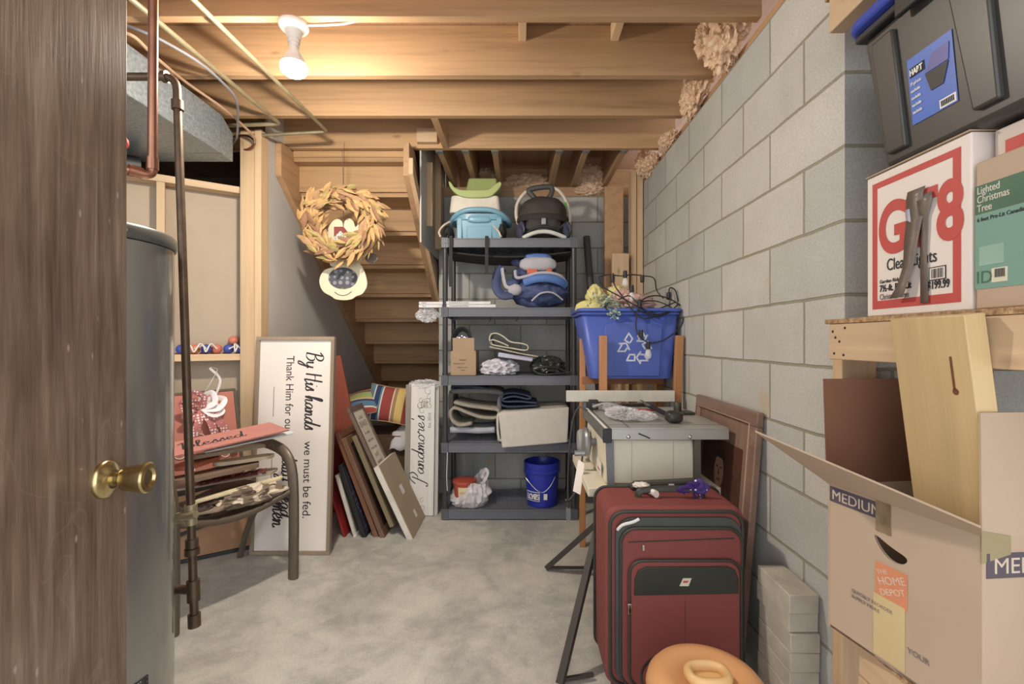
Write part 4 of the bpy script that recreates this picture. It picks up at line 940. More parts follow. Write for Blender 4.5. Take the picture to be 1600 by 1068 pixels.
obj('shoulder_strap', MB().tube(catmull([(-.20, -.02, .28), (-.235, -.05, .22), (-.235, -.08, .13), (-.19, -.10, .08), (-.13, -.10, .09)], 5), .033, 10, flat=.55, up=(0, 1, 0)), M_navy, pk)
obj('shoulder_strap', MB().tube(catmull([(-.20, -.06, .27), (-.19, -.09, .20), (-.17, -.10, .14), (-.12, -.11, .13)], 5), .014, 8, flat=.6), M_grey2, pk)
obj('hip_pad', MB().blob((-.11, -.10, .12), (.05, .03, .04), .1, 2, 3), M_grey2, pk)
obj('hip_pad', MB().blob((-.13, -.08, .16), (.05, .03, .035), .1, 2, 3), M_navy, pk)
obj('top_flap', MB().blob((-.08, .02, .33), (.06, .04, .035), .2, 2, 3), M_navy, pk)
M_flat = plain('flatware_box', rgb(214, 210, 210), .4)
for i, (x0, x1, z, lab) in enumerate([(-.50, -.165, 0, 'lower long white box on the second tier beside the backpack'), (-.50, -.20, .021, 'upper long white box on the second tier beside the backpack'), ]):
    t = thing('long_box', lab, 'box', (x0, 3.215, z4 + z), group='flat white boxes on the second tier')
    obj('carton', MB().box(0, x1 - x0, 0, .06, 0, .019), M_flat, t, bevel=.001)
    text('STAINLESS FLATWARE', .013, M_ink, t, (.02, -.0005, .005), FRONT)
# bag and boxes poking out at left of tier two
pb_ = W(655, 478, 3.26)
for i in range(2):
    t = thing('long_box', ['lower', 'upper'][i] + ' white flat box poking out left of the shelving post', 'box', (pb_.x, 3.245 if i == 0 else 3.25, z4 + .001 + i * .021), group='flat white boxes left of the post')
    obj('carton', MB().box(0.0, .20 - .0, 0, .05, 0, .019), M_flat, t, bevel=.001)
    text('TRAY', .013, M_ink, t, (.02, -.0005, .005), FRONT)
single('plastic_bag', MB().blob((pb_.x + .05, 3.30, z4 - .045), (.075, .04, .05), .35, 3, 4, sharp=True), M_poly, 'clear plastic bag hanging below the flat boxes left of the post', 'bag')
# hooks
for x in (-.20, -.02):
    single('black_hook', MB().tube([(x, 3.24, 1.368), (x, 3.235, 1.350), (x - .012, 3.225, 1.338)], .003, 6), M_blackp, 'black hook under the second tier, ' + ('left' if x < -.1 else 'right') + ' of the two', 'hook', group='hooks under the second tier')
# --- third tier
z3 = TOPS[2] + .001
bx = thing('cardboard_box', 'small open cardboard box on the middle tier with wire coil inside', 'box', (W(725, 584, 3.28).x, 3.26, z3))
M_card2 = plain('carton_tan', rgb(176, 146, 112), .85, var=.05)
obj('box_body', MB().box(-.083, .077, 0, .006, 0, .165).box(-.083, .077, .24, .246, 0, .165).box(-.089, -.083, 0, .246, 0, .165).box(.077, .083, 0, .246, 0, .165).box(-.083, .077, .006, .24, 0, .006), M_card2, bx)
obj('flap', MB().hexa([(-.075, 0, .1655), (.072, 0, .1655), (.072, .003, .1655), (-.075, .003, .1655)], [(-.075, -.004, .255), (.072, -.004, .255), (.072, -.001, .255), (-.075, -.001, .255)]), M_card2, bx)
text('PALLET QTY', .014, M_ink, bx, (-.07, -.001, .075), FRONT); text('FRAGILE', .013, M_ink, bx, (-.03, -.001, .10), FRONT); text('MADE TO LAST', .010, M_ink, bx, (-.04, -.001, .05), FRONT); text('4 PCS', .012, M_ink, bx, (-.02, -.001, .03), FRONT)
cl = MB()
for k in range(7): cl.tube([(B_ := W(722, 0, 3.33).x) and (B_ + (.068 - .004 * k) * math.cos(a), 3.30 + .012 * k, z3 + .245 + (.085 - .004 * k) * math.sin(a)) for a in [i * math.pi / 16 for i in range(32)]], .005, 6, closed=True)
single('cable_coil', cl, M_blackp, 'black cable coil standing in the small cardboard box', 'cable')
single('foil_pack', MB().blob((W(722, 0, 3.27).x, 3.315, z3 + .215), (.06, .04, .055), .3, 5, 4, sharp=True), plain('foil', rgb(150, 156, 172), .3, .6, .3, 60), 'crinkled silvery pack in front of the cable coil', 'packet')
def fold(path, y0, y1, th, name, mat, lab, cat='rug', ox=0, oz=0, skew=0, n=5):
    P = catmull([(x, 0, z) for x, z in path], n)
    mb = MB(); nv = 6
    mb.grid(lambda u, v: (P[min(int(round(u * (len(P) - 1))), len(P) - 1)].x + ox + skew * v, y0 + (y1 - y0) * v, P[min(int(round(u * (len(P) - 1))), len(P) - 1)].z + oz), len(P) - 1, nv)
    return single(name, mb, mat, lab, cat, solid=th)
K = 3.24 / FPX
Q3 = lambda zx, zy: ((690 + zx / 7.62 - CX) * K, CH - (480 + zy / 7.62 - CY) * K)
fold([Q3(*p) for p in [(800, 460), (700, 415), (600, 385), (600, 440), (800, 480), (1000, 510), (1025, 460), (960, 430), (820, 410), (740, 350), (660, 310), (590, 320), (570, 380), (600, 430)]][::-1], 3.235, 3.52, .0085, 'folded_mat', plain('cream_mat', rgb(206, 198, 176), .9, bstr=.3), 'cream folded mat with a curled left edge on the middle tier', 'mat')
M_bagw = plain('white_plastic_bag', rgb(216, 212, 220), .4, var=.07, scale=10)
c_ = Q3(680, 700); single('white_bag', MB().blob((c_[0], 3.35, z3 + .045), (.125, .09, .06), .3, 2.6, 5, flatz=z3, sharp=True, seed=5), M_bagw, 'crumpled white plastic bag at the bottom of the middle tier', 'bag')
c_ = Q3(880, 590); single('lavender_pad', MB().box(-.12, .12, 0, .2, -.016, .016), plain('lavender_pad', rgb(190, 188, 210), .5), 'pale lavender packet lying under the folded cream mat', 'packet', M=Matrix.Translation((c_[0], 3.25, c_[1] + .0)) @ RY(8), bevel=.006)
fold([Q3(*p) for p in [(570, 470), (700, 495), (850, 530), (1000, 560), (1150, 585)]], 3.225, 3.50, .010, 'cream_mat', rug('cream_fleece', rgb(214, 206, 184), rgb(190, 180, 156), scale=300), 'flat cream fleece mat lying on the lavender packet', 'mat')
c_ = Q3(1270, 690); single('black_bag', MB().blob((c_[0], 3.33, z3 + .055), (.115, .09, .07), .28, 2.4, 5, flatz=z3, sharp=True, seed=12), plain('black_bag', rgb(58, 60, 56), .25, var=.3, scale=20, bstr=.4, bscale=40), 'shiny black plastic bag at the right of the middle tier', 'bag')
mbo = MB().tube(catmull([(c_[0] - .10, 3.235, z3 + .04), (c_[0] - .03, 3.23, z3 + .06), (c_[0] + .07, 3.232, z3 + .05), (c_[0] + .115, 3.24, z3 + .02), (c_[0] + .05, 3.228, z3 + .012), (c_[0] - .05, 3.228, z3 + .012)], 5, True), .006, 8, closed=True)
single('drawstring', mbo, plain('black_bag', rgb(58, 60, 56), .3), 'gathered black hem around the mouth of the black bag', 'bag')
# --- fourth tier
z2 = TOPS[1] + .001
Q4 = lambda zx, zy: ((690 + zx / 7.27 - CX) * K, CH - (590 + zy / 7.27 - CY) * K)
M_gr1 = rug('grey_rug', rgb(150, 148, 142), rgb(98, 96, 92)); M_gr2 = rug('tan_fleece', rgb(206, 196, 176), rgb(140, 132, 118)); M_navr = rug('slate_rug', rgb(84, 96, 128), rgb(56, 64, 92))
fold([Q4(*p) for p in [(110, 640), (90, 400), (90, 200), (160, 165), (640, 175), (650, 300), (640, 640)]], 3.30, 3.60, .03, 'grey_rug', M_gr1, 'thick grey folded rug at the back left of the fourth tier', 'rug')
fold([Q4(*p) for p in [(640, 185), (400, 130), (120, 110), (105, 150)]], 3.34, 3.60, .02, 'navy_rug', M_navr, 'dark navy rug lying on top of the thick grey rug', 'rug')
fold([Q4(*p) for p in [(340, 520), (200, 540), (120, 480), (100, 380), (160, 345), (300, 400), (450, 450), (620, 450), (640, 370), (520, 350), (300, 320), (140, 280)]], 3.235, 3.56, .017, 'tan_rug', M_gr2, 'fluffy tan rug folded in an S at the left of the fourth tier', 'rug')
fold([Q4(*p) for p in [(90, 600), (250, 600), (400, 610), (600, 600)]], 3.26, 3.5, .035, 'pale_mat', plain('pale_blue_mat', rgb(170, 172, 182), .9), 'pale flat mat at the bottom left of the fourth tier', 'mat')
fold([Q4(*p) for p in [(1090, 300), (900, 280), (720, 280), (700, 250), (820, 220), (980, 250), (1000, 220), (820, 180), (680, 210), (670, 300), (760, 340), (1100, 325)]], 3.28, 3.58, .010, 'blue_rug', M_navr, 'slate blue rug folded double behind the cream pad', 'rug')
# cream pad in front (slab, slightly tilted)
pc = [Q4(*p) for p in [(690, 770), (1420, 710), (1440, 320), (650, 385)]]
pth = [Q4(*p) for p in [(640, 720)]]
def slab(fp, y0, y1, y0t, y1t, mat, nm, lab):
    lo = [(x, y, z) for (x, z), y in zip(fp, (y0, y0, y0t, y0t))]; hi = [(x, y, z) for (x, z), y in zip(fp, (y1, y1, y1t, y1t))]
    return single(nm, MB().hexa(lo, hi), mat, lab, 'rug', bevel=.008)
M_pad = plain('cream_pad', rgb(206, 200, 188), .95, var=.05, scale=20, bstr=.35, bscale=220)
pad = slab(pc, 3.165, 3.183, 3.183, 3.203, M_pad, 'cream_rug', 'large cream rug folded over the front right of the fourth tier')
fold([Q4(*p) for p in [(1440, 700), (1100, 700), (700, 700), (650, 660), (640, 450), (680, 400), (900, 385), (1440, 345)]], 3.207, 3.55, .016, 'cream_rug', M_pad, 'cream rug inner fold behind its front flap on the fourth tier')
# --- bottom tier
z1 = TOPS[0] + .001
bk = thing('plastic_bucket', 'blue plastic bucket with wire handle on the bottom tier', 'bucket', (W(847, 797, 3.33).x, 3.345, z1))
M_bb = plain('bucket_blue', rgb(34, 50, 176), .32, var=.03)
obj('bucket_body', MB().lathe([(.105, .001), (.118, .225), (.125, .228), (.127, .245), (.121, .25), (.125, .265), (.127, .295), (.122, .297), (.119, .29), (.114, .23), (.101, .012), (.001, .010)], 48), M_bb, bk)
obj('wire_handle', MB().tube(catmull([(-.128, -.01, .235), (-.115, -.08, .20), (-.05, -.128, .135), (0.0, -.133, .115), (.045, -.13, .15), (.075, -.115, .195), (.085, -.105, .215)], 5), .0025, 8), M_chrome, bk)
obj('logo_outline', MB().grid(lambda u, v: ((.1165 + .004 * v) * math.sin(R(-62 + 52 * u)), -(.1165 + .004 * v) * math.cos(R(-62 + 52 * u)), .045 + .065 * v), 14, 2), M_white, bk)
obj('logo_field', MB().grid(lambda u, v: ((.118 + .0035 * v) * math.sin(R(-60 + 48 * u)), -(.118 + .0035 * v) * math.cos(R(-60 + 48 * u)), .050 + .055 * v), 14, 2), M_bb, bk)
for ch_, a in (("L", -56), ("O", -49), ("W", -41), ("E", -31), ("'", -25), ("S", -21)):
    text(ch_, .05, M_white, bk, (.1215 * math.sin(R(a)), -.1215 * math.cos(R(a)), .060), RZ(a) @ FRONT, bold=.0015)
obj('barcode_sticker', MB().box(.006, .03, -.1235, -.119, .06, .10), M_white, bk)
gb = thing('grocery_bag', 'white grocery bag around a red tub on the bottom tier', 'bag', (W(733, 800, 3.27).x, 3.305, z1))
def bagf(u, v):
    a = 2 * math.pi * u; hz = .125 + .045 * math.cos(a - .4) + .022 * math.sin(3 * a) + .02 * max(0, math.cos(a - 2.6)); z = hz * v
    nz = noise.noise(Vector((5 * math.cos(a), 5 * math.sin(a), v * 5))) ; fl = .82 + .30 * math.sin(math.pi * min(v * 1.15, 1)) - .14 * max(0, v - .75)
    rx = (.118 + .026 * nz) * fl; ry = (.088 + .020 * nz) * fl
    return (.005 + rx * math.cos(a), ry * math.sin(a), .001 + z * 1.25)
obj('bag_film', MB().grid(bagf, 90, 24), M_polyw, gb, solid=.001)
tb = thing('red_tub', 'red tub with cream label inside the white grocery bag', 'tub', (gb.matrix_basis.translation.x - .035, 3.305, z1))
gx = gb.matrix_basis.translation.x
obj('tub_body', MB().lathe([(.062, 0.002), (.078, .155), (.083, .158), (.083, .175), (.07, .18), (.002, .18)], 36), plain('tub_red', rgb(178, 66, 44), .4), tb)
obj('tub_label', MB().grid(lambda u, v: ((.0705 + .008 * v) * math.sin(R(-28 + 60 * u)), -(.0705 + .008 * v) * math.cos(R(-28 + 60 * u)), .07 + .07 * v), 12, 2), plain('tub_label', rgb(222, 206, 150), .5), tb)
text('COFFEE', .018, M_inkred, tb, (-.026, -.0785, .098), FRONT)
obj('bag_handle', MB().tube(catmull([(.10, -.03, .17), (.125, -.02, .225), (.105, 0, .24), (.08, .02, .18)], 5), .016, 8, flat=.25), M_polyw, gb)
single('hanging_wire', MB().tube(catmull([(-.488, 3.19, .46), (-.492, 3.19, .30), (-.49, 3.20, .20)], 4), .003, 6), M_white, 'thin white cord hanging down the left post to the grocery bag', 'cord')
# ================================================================== RIGHT BACK: bin on slatted chair, tube
single('black_tube', MB().tube([(.385 + .10, 3.50, 0), (.40, 3.58, .9), (.395, 3.62, 1.95)][0:0] or [(.62, 3.34, 0.0), (.505, 3.64, 2.0)], .026, 16), plain('dark_tube', rgb(74, 72, 74), .6), 'dark foam tube leaning upright right of the shelving unit', 'tube')
wcn = thing('wooden_chair', 'upright wooden slatted frame chair holding the blue recycling bin', 'chair', (.60, 2.80, 0))
M_oak = wood('oak_chair', rgb(186, 124, 62), 2, .78, .45, .2)
M_oakx = wood('oak_chair_rail', rgb(170, 104, 52), 0, .78, .45, .2)
for x, y, zt in ((-.155, -.235, 1.235), (.235, -.235, 1.235), (-.235, .0, 1.22), (.255, .12, 1.22)):
    dx = .02 if x > 0 and y < -.1 else 0
    obj('leg', MB().bar((x - dx, y, 0), (x + dx, y, zt), .042 if y < -.1 else .034, .03, up=(0, 1, 0)), M_oak, wcn, bevel=.003)
obj('seat_rail', MB().box(-.24, .235, -.02, .02, .955, .998), M_oakx, wcn, bevel=.003)
obj('seat_rail', MB().box(-.215, .24, .14, .17, .955, .998), M_oakx, wcn, bevel=.003)
obj('lower_rail', MB().box(-.22, .235, -.01, .02, .42, .46), M_oakx, wcn, bevel=.003)
for i in range(6):
    x = -.12 + i * .062
    obj('slat', MB().box(x - .011, x + .011, -.008, .006, .461, .954), M_oak, wcn, bevel=.002)
bn = thing('recycling_bin', 'blue recycling bin with white arrows beside the block wall', 'bin', (.60, 2.62, 1.0))
M_bin = plain('bin_blue', rgb(72, 98, 190), .42, var=.03)
def bpt(x, y, z): return (x, y, z)
bo = rrect(-.205, .235, 0, .30, .03); tp = rrect(-.268, .268, -.03, .36, .03)
mb = MB(); a = [mb.v((x, y + .01, .0)) for x, y in bo]; b_ = [mb.v((x, y + .01, .375)) for x, y in tp]; n = len(a)
mb.f(a[::-1])
for i in range(n): mb.f([a[i], a[(i + 1) % n], b_[(i + 1) % n], b_[i]])
obj('bin_body', mb, M_bin, bn, solid=.004)
rimp = rrect(-.276, .276, -.028, .378, .035)
obj('bin_rim', MB().tube([(x, y, .375) for x, y in rimp], .011, 8, closed=True, flat=1.0), M_bin, bn)
obj('rim_skirt', MB().tube([(x * .985, y * .99 + .003, .355) for x, y in rimp], .007, 6, closed=True), M_bin, bn)
bface = frame((0, .009, 0), (1, 0, 0), (0, -.03, .375))
pnl = MB().at(bface)
pt_ = [(-.145, .012), (-.138, .29), (-.10, .305), (0, .314), (.10, .305), (.175, .285), (.165, .012)]
obj('raised_panel', pnl.prism(pt_, .0, .010), M_bin, bn, bevel=.004)
# recycling arrows: three folded outline arrows
def arr(mb, ang, cx, cy, s):
    ca, sa = math.cos(R(ang)), math.sin(R(ang))
    def Tp(p): return (cx + (p[0] * ca - p[1] * sa) * s, cy + (p[0] * sa + p[1] * ca) * s)
    def outline(poly, wdt=.11):
        n = len(poly)
        for i in range(n):
            p, q = Vector(poly[i]), Vector(poly[(i + 1) % n]); d = (q - p).normalized(); nn = Vector((-d.y, d.x)) * wdt / 2
            p2 = p - d * wdt / 2; q2 = q + d * wdt / 2
            mb.prism([Tp(p2 + nn), Tp(q2 + nn), Tp(q2 - nn), Tp(p2 - nn)], .0103, .0112)
    outline([(-.62, -.95), (-.05, -.95), (-.05, -.52), (-.42, -.52)])          # tail block along the bottom edge
    outline([(.88, -.95), (.35, -.95), (.35, -1.15), (.08, -.73), (.35, -.32), (.35, -.52), (.62, -.52)])   # arrow head
mba = MB().at(bface)
for ang in (0, 120, 240): arr(mba, ang, .030, .172, .076)
obj('recycling_symbol', mba, plain('bin_white', rgb(214, 222, 236), .5), bn)
# contents
single('yellow_cloth', MB().blob((.415, 2.72, 1.385), (.10, .09, .055), .15, 2.5, 4, seed=1).blob((.44, 2.80, 1.46), (.055, .05, .075), .2, 2.5, 4, seed=6).blob((.575, 2.84, 1.475), (.06, .05, .06), .2, 3, 4, seed=2), plain('soft_yellow', rgb(214, 204, 122), .8, var=.1), 'soft yellow flowers and cloth at the left of the recycling bin', 'cloth')
single('pink_cloth', MB().blob((.645, 2.75, 1.42), (.12, .09, .055), .3, 2.3, 4, seed=3, sharp=True).blob((.60, 2.78, 1.46), (.07, .06, .045), .3, 2.5, 4, seed=5, sharp=True).blob((.50, 2.68, 1.385), (.06, .05, .03), .3, 2.5, 3, seed=7), plain('soft_pink', rgb(222, 178, 168), .75, var=.08), 'crumpled pink cloth in the middle of the recycling bin', 'cloth')
gm = MB()
for i in range(230):
    c_ = Vector((random.gauss(.475, .05), random.gauss(2.66, .04), random.gauss(1.415, .025)))
    if i > 190: c_ = Vector((random.gauss(.505, .015), 2.575, 1.33 + .07 * random.random()))
    d_ = Vector((random.uniform(-1, 1), random.uniform(-1, .5), random.uniform(-1, 1))).normalized(); sd = d_.orthogonal().normalized()
    L_ = .024
    gm.f([gm.v(c_), gm.v(c_ + d_ * L_ * .5 + sd * .007), gm.v(c_ + d_ * L_), gm.v(c_ + d_ * L_ * .5 - sd * .007)])
single('leaf_sprig', gm, plain('eucalyptus', rgb(168, 188, 164), .7, var=.15, scale=40), 'pale green leafy sprig draped over the bin rim at left', 'foliage', kind='stuff', smooth=False)
sl = thing('string_light', 'black string light cable with clear bulbs piled over the recycling bin', 'string light', (.62, 2.60, 1.39))
LQ = lambda zx, zy, Y: W(880 + zx / 4.855, 400 + zy / 4.855, Y)
cabs = [[(270, 160, 2.66), (300, 230, 2.62), (420, 300, 2.60), (560, 380, 2.58), (700, 440, 2.57), (800, 420, 2.60), (880, 360, 2.66)],
        [(270, 160, 2.66), (340, 140, 2.70), (440, 150, 2.68), (520, 140, 2.70), (620, 150, 2.72), (690, 170, 2.72), (710, 260, 2.66), (760, 320, 2.62)],
        [(380, 130, 2.66), (390, 220, 2.62), (470, 330, 2.59), (560, 450, 2.565), (650, 470, 2.565), (780, 430, 2.60)],
        [(580, 340, 2.58), (560, 440, 2.57), (552, 530, 2.565), (575, 600, 2.56), (650, 655, 2.555), (740, 645, 2.555), (820, 600, 2.56), (900, 520, 2.57), (920, 400, 2.62)],
        [(590, 340, 2.60), (640, 310, 2.62), (720, 300, 2.62), (820, 330, 2.64), (930, 400, 2.64)],
        [(560, 400, 2.58), (640, 440, 2.57), (740, 450, 2.575), (830, 400, 2.60), (700, 340, 2.62), (560, 350, 2.60)],
        [(420, 330, 2.60), (500, 300, 2.62), (560, 350, 2.60), (640, 420, 2.575), (720, 400, 2.60), (850, 350, 2.62)],
        [(800, 290, 2.66), (810, 240, 2.68), (850, 260, 2.68), (870, 340, 2.66)]]
for cpts in cabs: obj('cable', MB().tube(catmull([LQ(*p) for p in cpts], 7), .0036, 8), M_blackp, sl, w=True)
M_glassb = clear('bulb_glass', (.95, .95, .92, 1), .05, .45)
for zx, zy, Y, ax in ((645, 690, 2.553, -1), (375, 160, 2.66, 1), (470, 150, 2.67, -1), (600, 160, 2.70, 1), (330, 370, 2.59, 1), (580, 370, 2.57, -1), (800, 290, 2.66, 1), (590, 600, 2.556, -1), (520, 260, 2.63, -1)):
    p = LQ(zx, zy, Y); s = ax
    sk = obj('lamp_socket', MB().lathe([(.007, .03 * -s), (.011, .028 * -s), (.013, 0), (.011, .012 * s)], 12, c=p), M_blackp, sl, w=True)
    if zx in (645, 470, 520):
        obj('clear_bulb', MB().lathe([(.010, .012 * s), (.014, .022 * s), (.018, .04 * s), (.014, .056 * s), (.004, .064 * s)], 16, c=p), M_glassb, sl, w=True)
single('extension_cable', MB().tube(catmull([LQ(930, 420, 2.64), LQ(960, 520, 2.62), LQ(962, 620, 2.62), LQ(945, 680, 2.62), LQ(945, 850, 2.62), LQ(935, 1045, 2.62)], 6), .005, 8), M_white, 'white cord hanging down the right side of the recycling bin', 'cord')

# ================================================================== TABLE SAW
ts = thing('table_saw', 'grey and cream portable table saw behind the red suitcase', 'table saw', (.332, 1.90, 0))
TX0, TX1, TY0, TY1, TZ = .332, .832, 1.90, 2.50, .86
M_alu = plain('cast_table', rgb(178, 178, 170), .38, .35, .05, 6); M_creamp = plain('saw_cream', rgb(222, 214, 190), .5, var=.03)
M_grip = plain('grey_rail', rgb(120, 120, 120), .4, .5, .06)
mb = MB().box(TX0 + .03, TX1, TY0, TY1, TZ - .006, TZ).box(TX0 + .03, TX1, TY0, TY0 + .006, TZ - .047, TZ - .006).box(TX1 - .006, TX1, TY0 + .006, TY1, TZ - .047, TZ - .006).box(TX0 + .03, TX1, TY1 - .006, TY1, TZ - .047, TZ - .006)
obj('table_top', mb, M_alu, ts, w=True, bevel=.001)
obj('miter_slot', MB().box(TX0 + .03, TX1, TY0 + .07, TY0 + .074, TZ + .0002, TZ + .001).box(TX0 + .10, TX0 + .106, TY0, TY1, TZ + .0002, TZ + .001), M_grip, ts, w=True)
obj('side_rail', MB().box(TX0, TX0 + .029, TY0 + .0, TY1, TZ - .055, TZ - .004), M_grip, ts, w=True, bevel=.002)
obj('rail_scale', MB().box(TX0 + .006, TX0 + .018, TY0 + .01, TY1 - .02, TZ - .0039, TZ - .003), M_white, ts, w=True)
obj('rail_end', MB().box(TX0 - .004, TX0 + .031, TY0 - .012, TY0 - .0005, TZ - .058, TZ - .002), M_blackp, ts, w=True, bevel=.003)
for x in (.43, .675):
    obj('bolt', MB().at(Matrix.Translation((x, TY0, TZ - .035)) @ RX(90)).lathe([(.008, 0), (.008, .006), (.005, .010), (.001, .011)], 12), M_chrome, ts, w=True)
obj('key_clip', MB().tube([(.47, TY0 - .006, TZ - .022), (.50, TY0 - .006, TZ - .034), (.515, TY0 - .006, TZ - .041)], .0025, 6), M_blackp, ts, w=True)
body = MB().hexa([(.345, 1.935, .625), (.72, 1.935, .625), (.80, 2.44, .625), (.33, 2.44, .625)], [(.355, 1.935, .81), (.70, 1.935, .81), (.80, 2.44, .81), (.345, 2.44, .81)])
obj('saw_body', body, M_creamp, ts, w=True, bevel=.01)
obj('corner_post', MB().hexa([(.352, 1.915, .622), (.378, 1.915, .622), (.378, 1.9345, .622), (.352, 1.9345, .622)], [(.345, 1.915, .81), (.375, 1.915, .81), (.375, 1.9345, .81), (.345, 1.9345, .81)]), plain('speckle_grey', rgb(120, 122, 126), .6, var=.3, scale=200), ts, w=True)
obj('corner_post', MB().box(.70, .725, 1.915, 1.9345, .622, .81), plain('olive_grey', rgb(92, 90, 74), .6), ts, w=True)
for x_ in (.452, .62): obj('panel_seam', MB().box(x_, x_ + .0015, 1.933, 1.9349, .64, .80), plain('seam', rgb(176, 168, 146), .6), ts, w=True)
obj('fence_beam', MB().box(.243, .815, 2.515, 2.54, .885, .943), plain('fence_white', rgb(206, 202, 188), .5), ts, w=True, bevel=.002)
for x_ in (.33, .79): obj('fence_bracket', MB().box(x_, x_ + .015, 2.50, 2.535, .80, .884), M_grip, ts, w=True)
obj('hand_wheel', MB().at(Matrix.Translation((.300, 2.18, .745)) @ RY(90)).lathe([(.062, -.010), (.066, 0), (.062, .010), (.045, .012), (.02, .02), (.012, .045)], 28), M_silvertool, ts, w=True)
obj('wheel_handle', MB().tube([(.292, 2.15, .70), (.245, 2.15, .70)], .013, 12), M_silvertool, ts, w=True)
obj('motor_cover', MB().at(Matrix.Translation((.335, 2.33, .72)) @ RY(-90)).lathe([(.055, 0), (.055, .045), (.045, .055), (.001, .056)], 24), plain('motor_grey', rgb(160, 160, 160), .5), ts, w=True)
sti = frame((.3335, 2.10, .66), (0, -1, 0), (.02, 0, 1))
obj('warning_label', MB().box(.3335, .336, 1.98, 2.08, .645, .70), M_white, ts, w=True)
obj('warning_label', MB().box(.333, .3345, 2.0, 2.06, .66, .668), M_inkred, ts, w=True)
obj('stand_top', MB().box(.27, .80, 1.90, 2.46, .585, .62), M_creamp, ts, w=True, bevel=.003)
M_leg = plain('stand_black', rgb(62, 56, 50), .5, var=.1)
for p, q in (((.138, 1.66, .012), (.37, 2.02, .585)), ((.14, 2.51, .012), (.60, 2.20, .585)), ((.80, 1.93, .012), (.62, 2.05, .585)), ((.83, 2.50, .012), (.50, 2.25, .585))):
    obj('leg', MB().bar(p, q, .026, .026), M_leg, ts, w=True, bevel=.002)
obj('leg_brace', MB().bar((.15, 2.50, .018), (.80, 2.50, .018), .012, .012), M_leg, ts, w=True)
obj('leg_brace', MB().bar((.15, 1.675, .018), (.26, 1.70, .018), .012, .012), M_leg, ts, w=True)
cordp = [(.345, 2.40, .85), (.30, 2.42, .87), (.27, 2.45, .80), (.255, 2.47, .65), (.25, 2.50, .45), (.252, 2.50, .33)]
obj('power_cord', MB().tube(catmull(cordp, 7), .005, 8), plain('cord_grey', rgb(70, 72, 78), .5), ts, w=True)
obj('plug', MB().box(.240, .264, 2.49, 2.515, .27, .33).box(.245, .247, 2.50, 2.506, .25, .27).box(.256, .258, 2.50, 2.506, .25, .27), M_silvertool, ts, w=True, bevel=.003)
obj('cord_loop', MB().tube(catmull([(.30, 2.30, .66), (.29, 2.35, .50), (.24, 2.35, .42), (.22, 2.3, .44)], 6), .0045, 8), plain('cord_grey', rgb(70, 72, 78), .5), ts, w=True)
gl = MB().hexa([(.235, 2.02, .70), (.262, 2.0, .70), (.262, 2.02, .705), (.235, 2.04, .705)], [(.215, 2.0, .585), (.242, 1.98, .575), (.242, 1.99, .58), (.215, 2.01, .59)])
single('paper_tag', MB().at(Matrix.Translation((.263, 2.10, .70)) @ RY(12) @ RZ(25)).prism([(-.018, -.14), (.014, -.15), (.022, -.02), (.0, 0), (-.014, -.02)], -.001, .001) if False else MB().hexa([(.232, 2.10, .545), (.262, 2.08, .535), (.282, 2.10, .665), (.258, 2.12, .68)], [(.232, 2.104, .545), (.262, 2.084, .535), (.282, 2.104, .665), (.258, 2.124, .68)]), M_signw, 'crumpled cream paper tag hanging at the left side of the table saw', 'tag')
# tools on the saw
single('plastic_bag', MB().blob((.455, 2.12, TZ + .025), (.07, .10, .025), .35, 3.5, 5, flatz=TZ + .001, sharp=True, seed=4).blob((.53, 2.08, TZ + .02), (.06, .06, .022), .3, 4, 4, flatz=TZ + .001, sharp=True), M_poly, 'crumpled clear plastic bag of parts on the middle of the saw table', 'bag')
cl_ = thing('bar_clamp', 'black and silver miter gauge lying across the right of the saw table', 'tool', (.60, 2.10, TZ))
obj('gauge_bar', MB().bar((.60, 2.30, TZ + .045), (.655, 2.02, TZ + .018), .028, .012), M_blackp, cl_, w=True, bevel=.002)
obj('gauge_head', MB().blob((.65, 2.02, TZ + .026), (.035, .035, .024), 0, sub=3, power=.6), plain('tool_black', rgb(52, 48, 40), .4), cl_, w=True)
obj('pointer', MB().hexa([(.575, 2.18, TZ + .05), (.59, 2.17, TZ + .05), (.60, 2.2, TZ + .05), (.585, 2.21, TZ + .05)], [(.545, 2.18, TZ + .078), (.55, 2.175, TZ + .078), (.553, 2.18, TZ + .078), (.548, 2.185, TZ + .078)]), M_silvertool, cl_, w=True)
bt = thing('blade_guard', 'dark metal blade guard lying at the back of the saw table', 'tool', (.50, 2.35, TZ))
obj('guard_bar', MB().bar((.42, 2.34, TZ + .03), (.63, 2.36, TZ + .03), .03, .016), plain('tool_black', rgb(52, 48, 40), .4), bt, w=True, bevel=.002)
obj('red_strip', MB().bar((.43, 2.31, TZ + .012), (.66, 2.30, TZ + .012), .02, .01), M_inkred, bt, w=True)
obj('guard_arm', MB().tube(catmull([(.36, 2.36, TZ + .02), (.42, 2.33, TZ + .04), (.47, 2.28, TZ + .035), (.50, 2.20, TZ + .02)], 6), .009, 8), M_silvertool, bt, w=True)
wrn = thing('folding_wrench', 'long silver tool wrapped in plastic at the left of the saw table', 'tool', (.40, 2.2, TZ))
obj('shaft', MB().bar((.36, 2.40, TZ + .03), (.50, 2.14, TZ + .016), .022, .008), M_silvertool, wrn, w=True, bevel=.002)
obj('head', MB().box(.345, .39, 2.38, 2.42, TZ + .004, TZ + .05), M_blackp, wrn, w=True, bevel=.003)
obj('sleeve', MB().blob((.44, 2.26, TZ + .026), (.045, .12, .02), .2, 4, 4, flatz=TZ + .004, sharp=True, seed=8), M_poly, wrn, w=True)
kn = thing('clamp_knob', 'dark green round knob on a plate at the back right of the saw table', 'knob', (.765, 2.30, TZ))
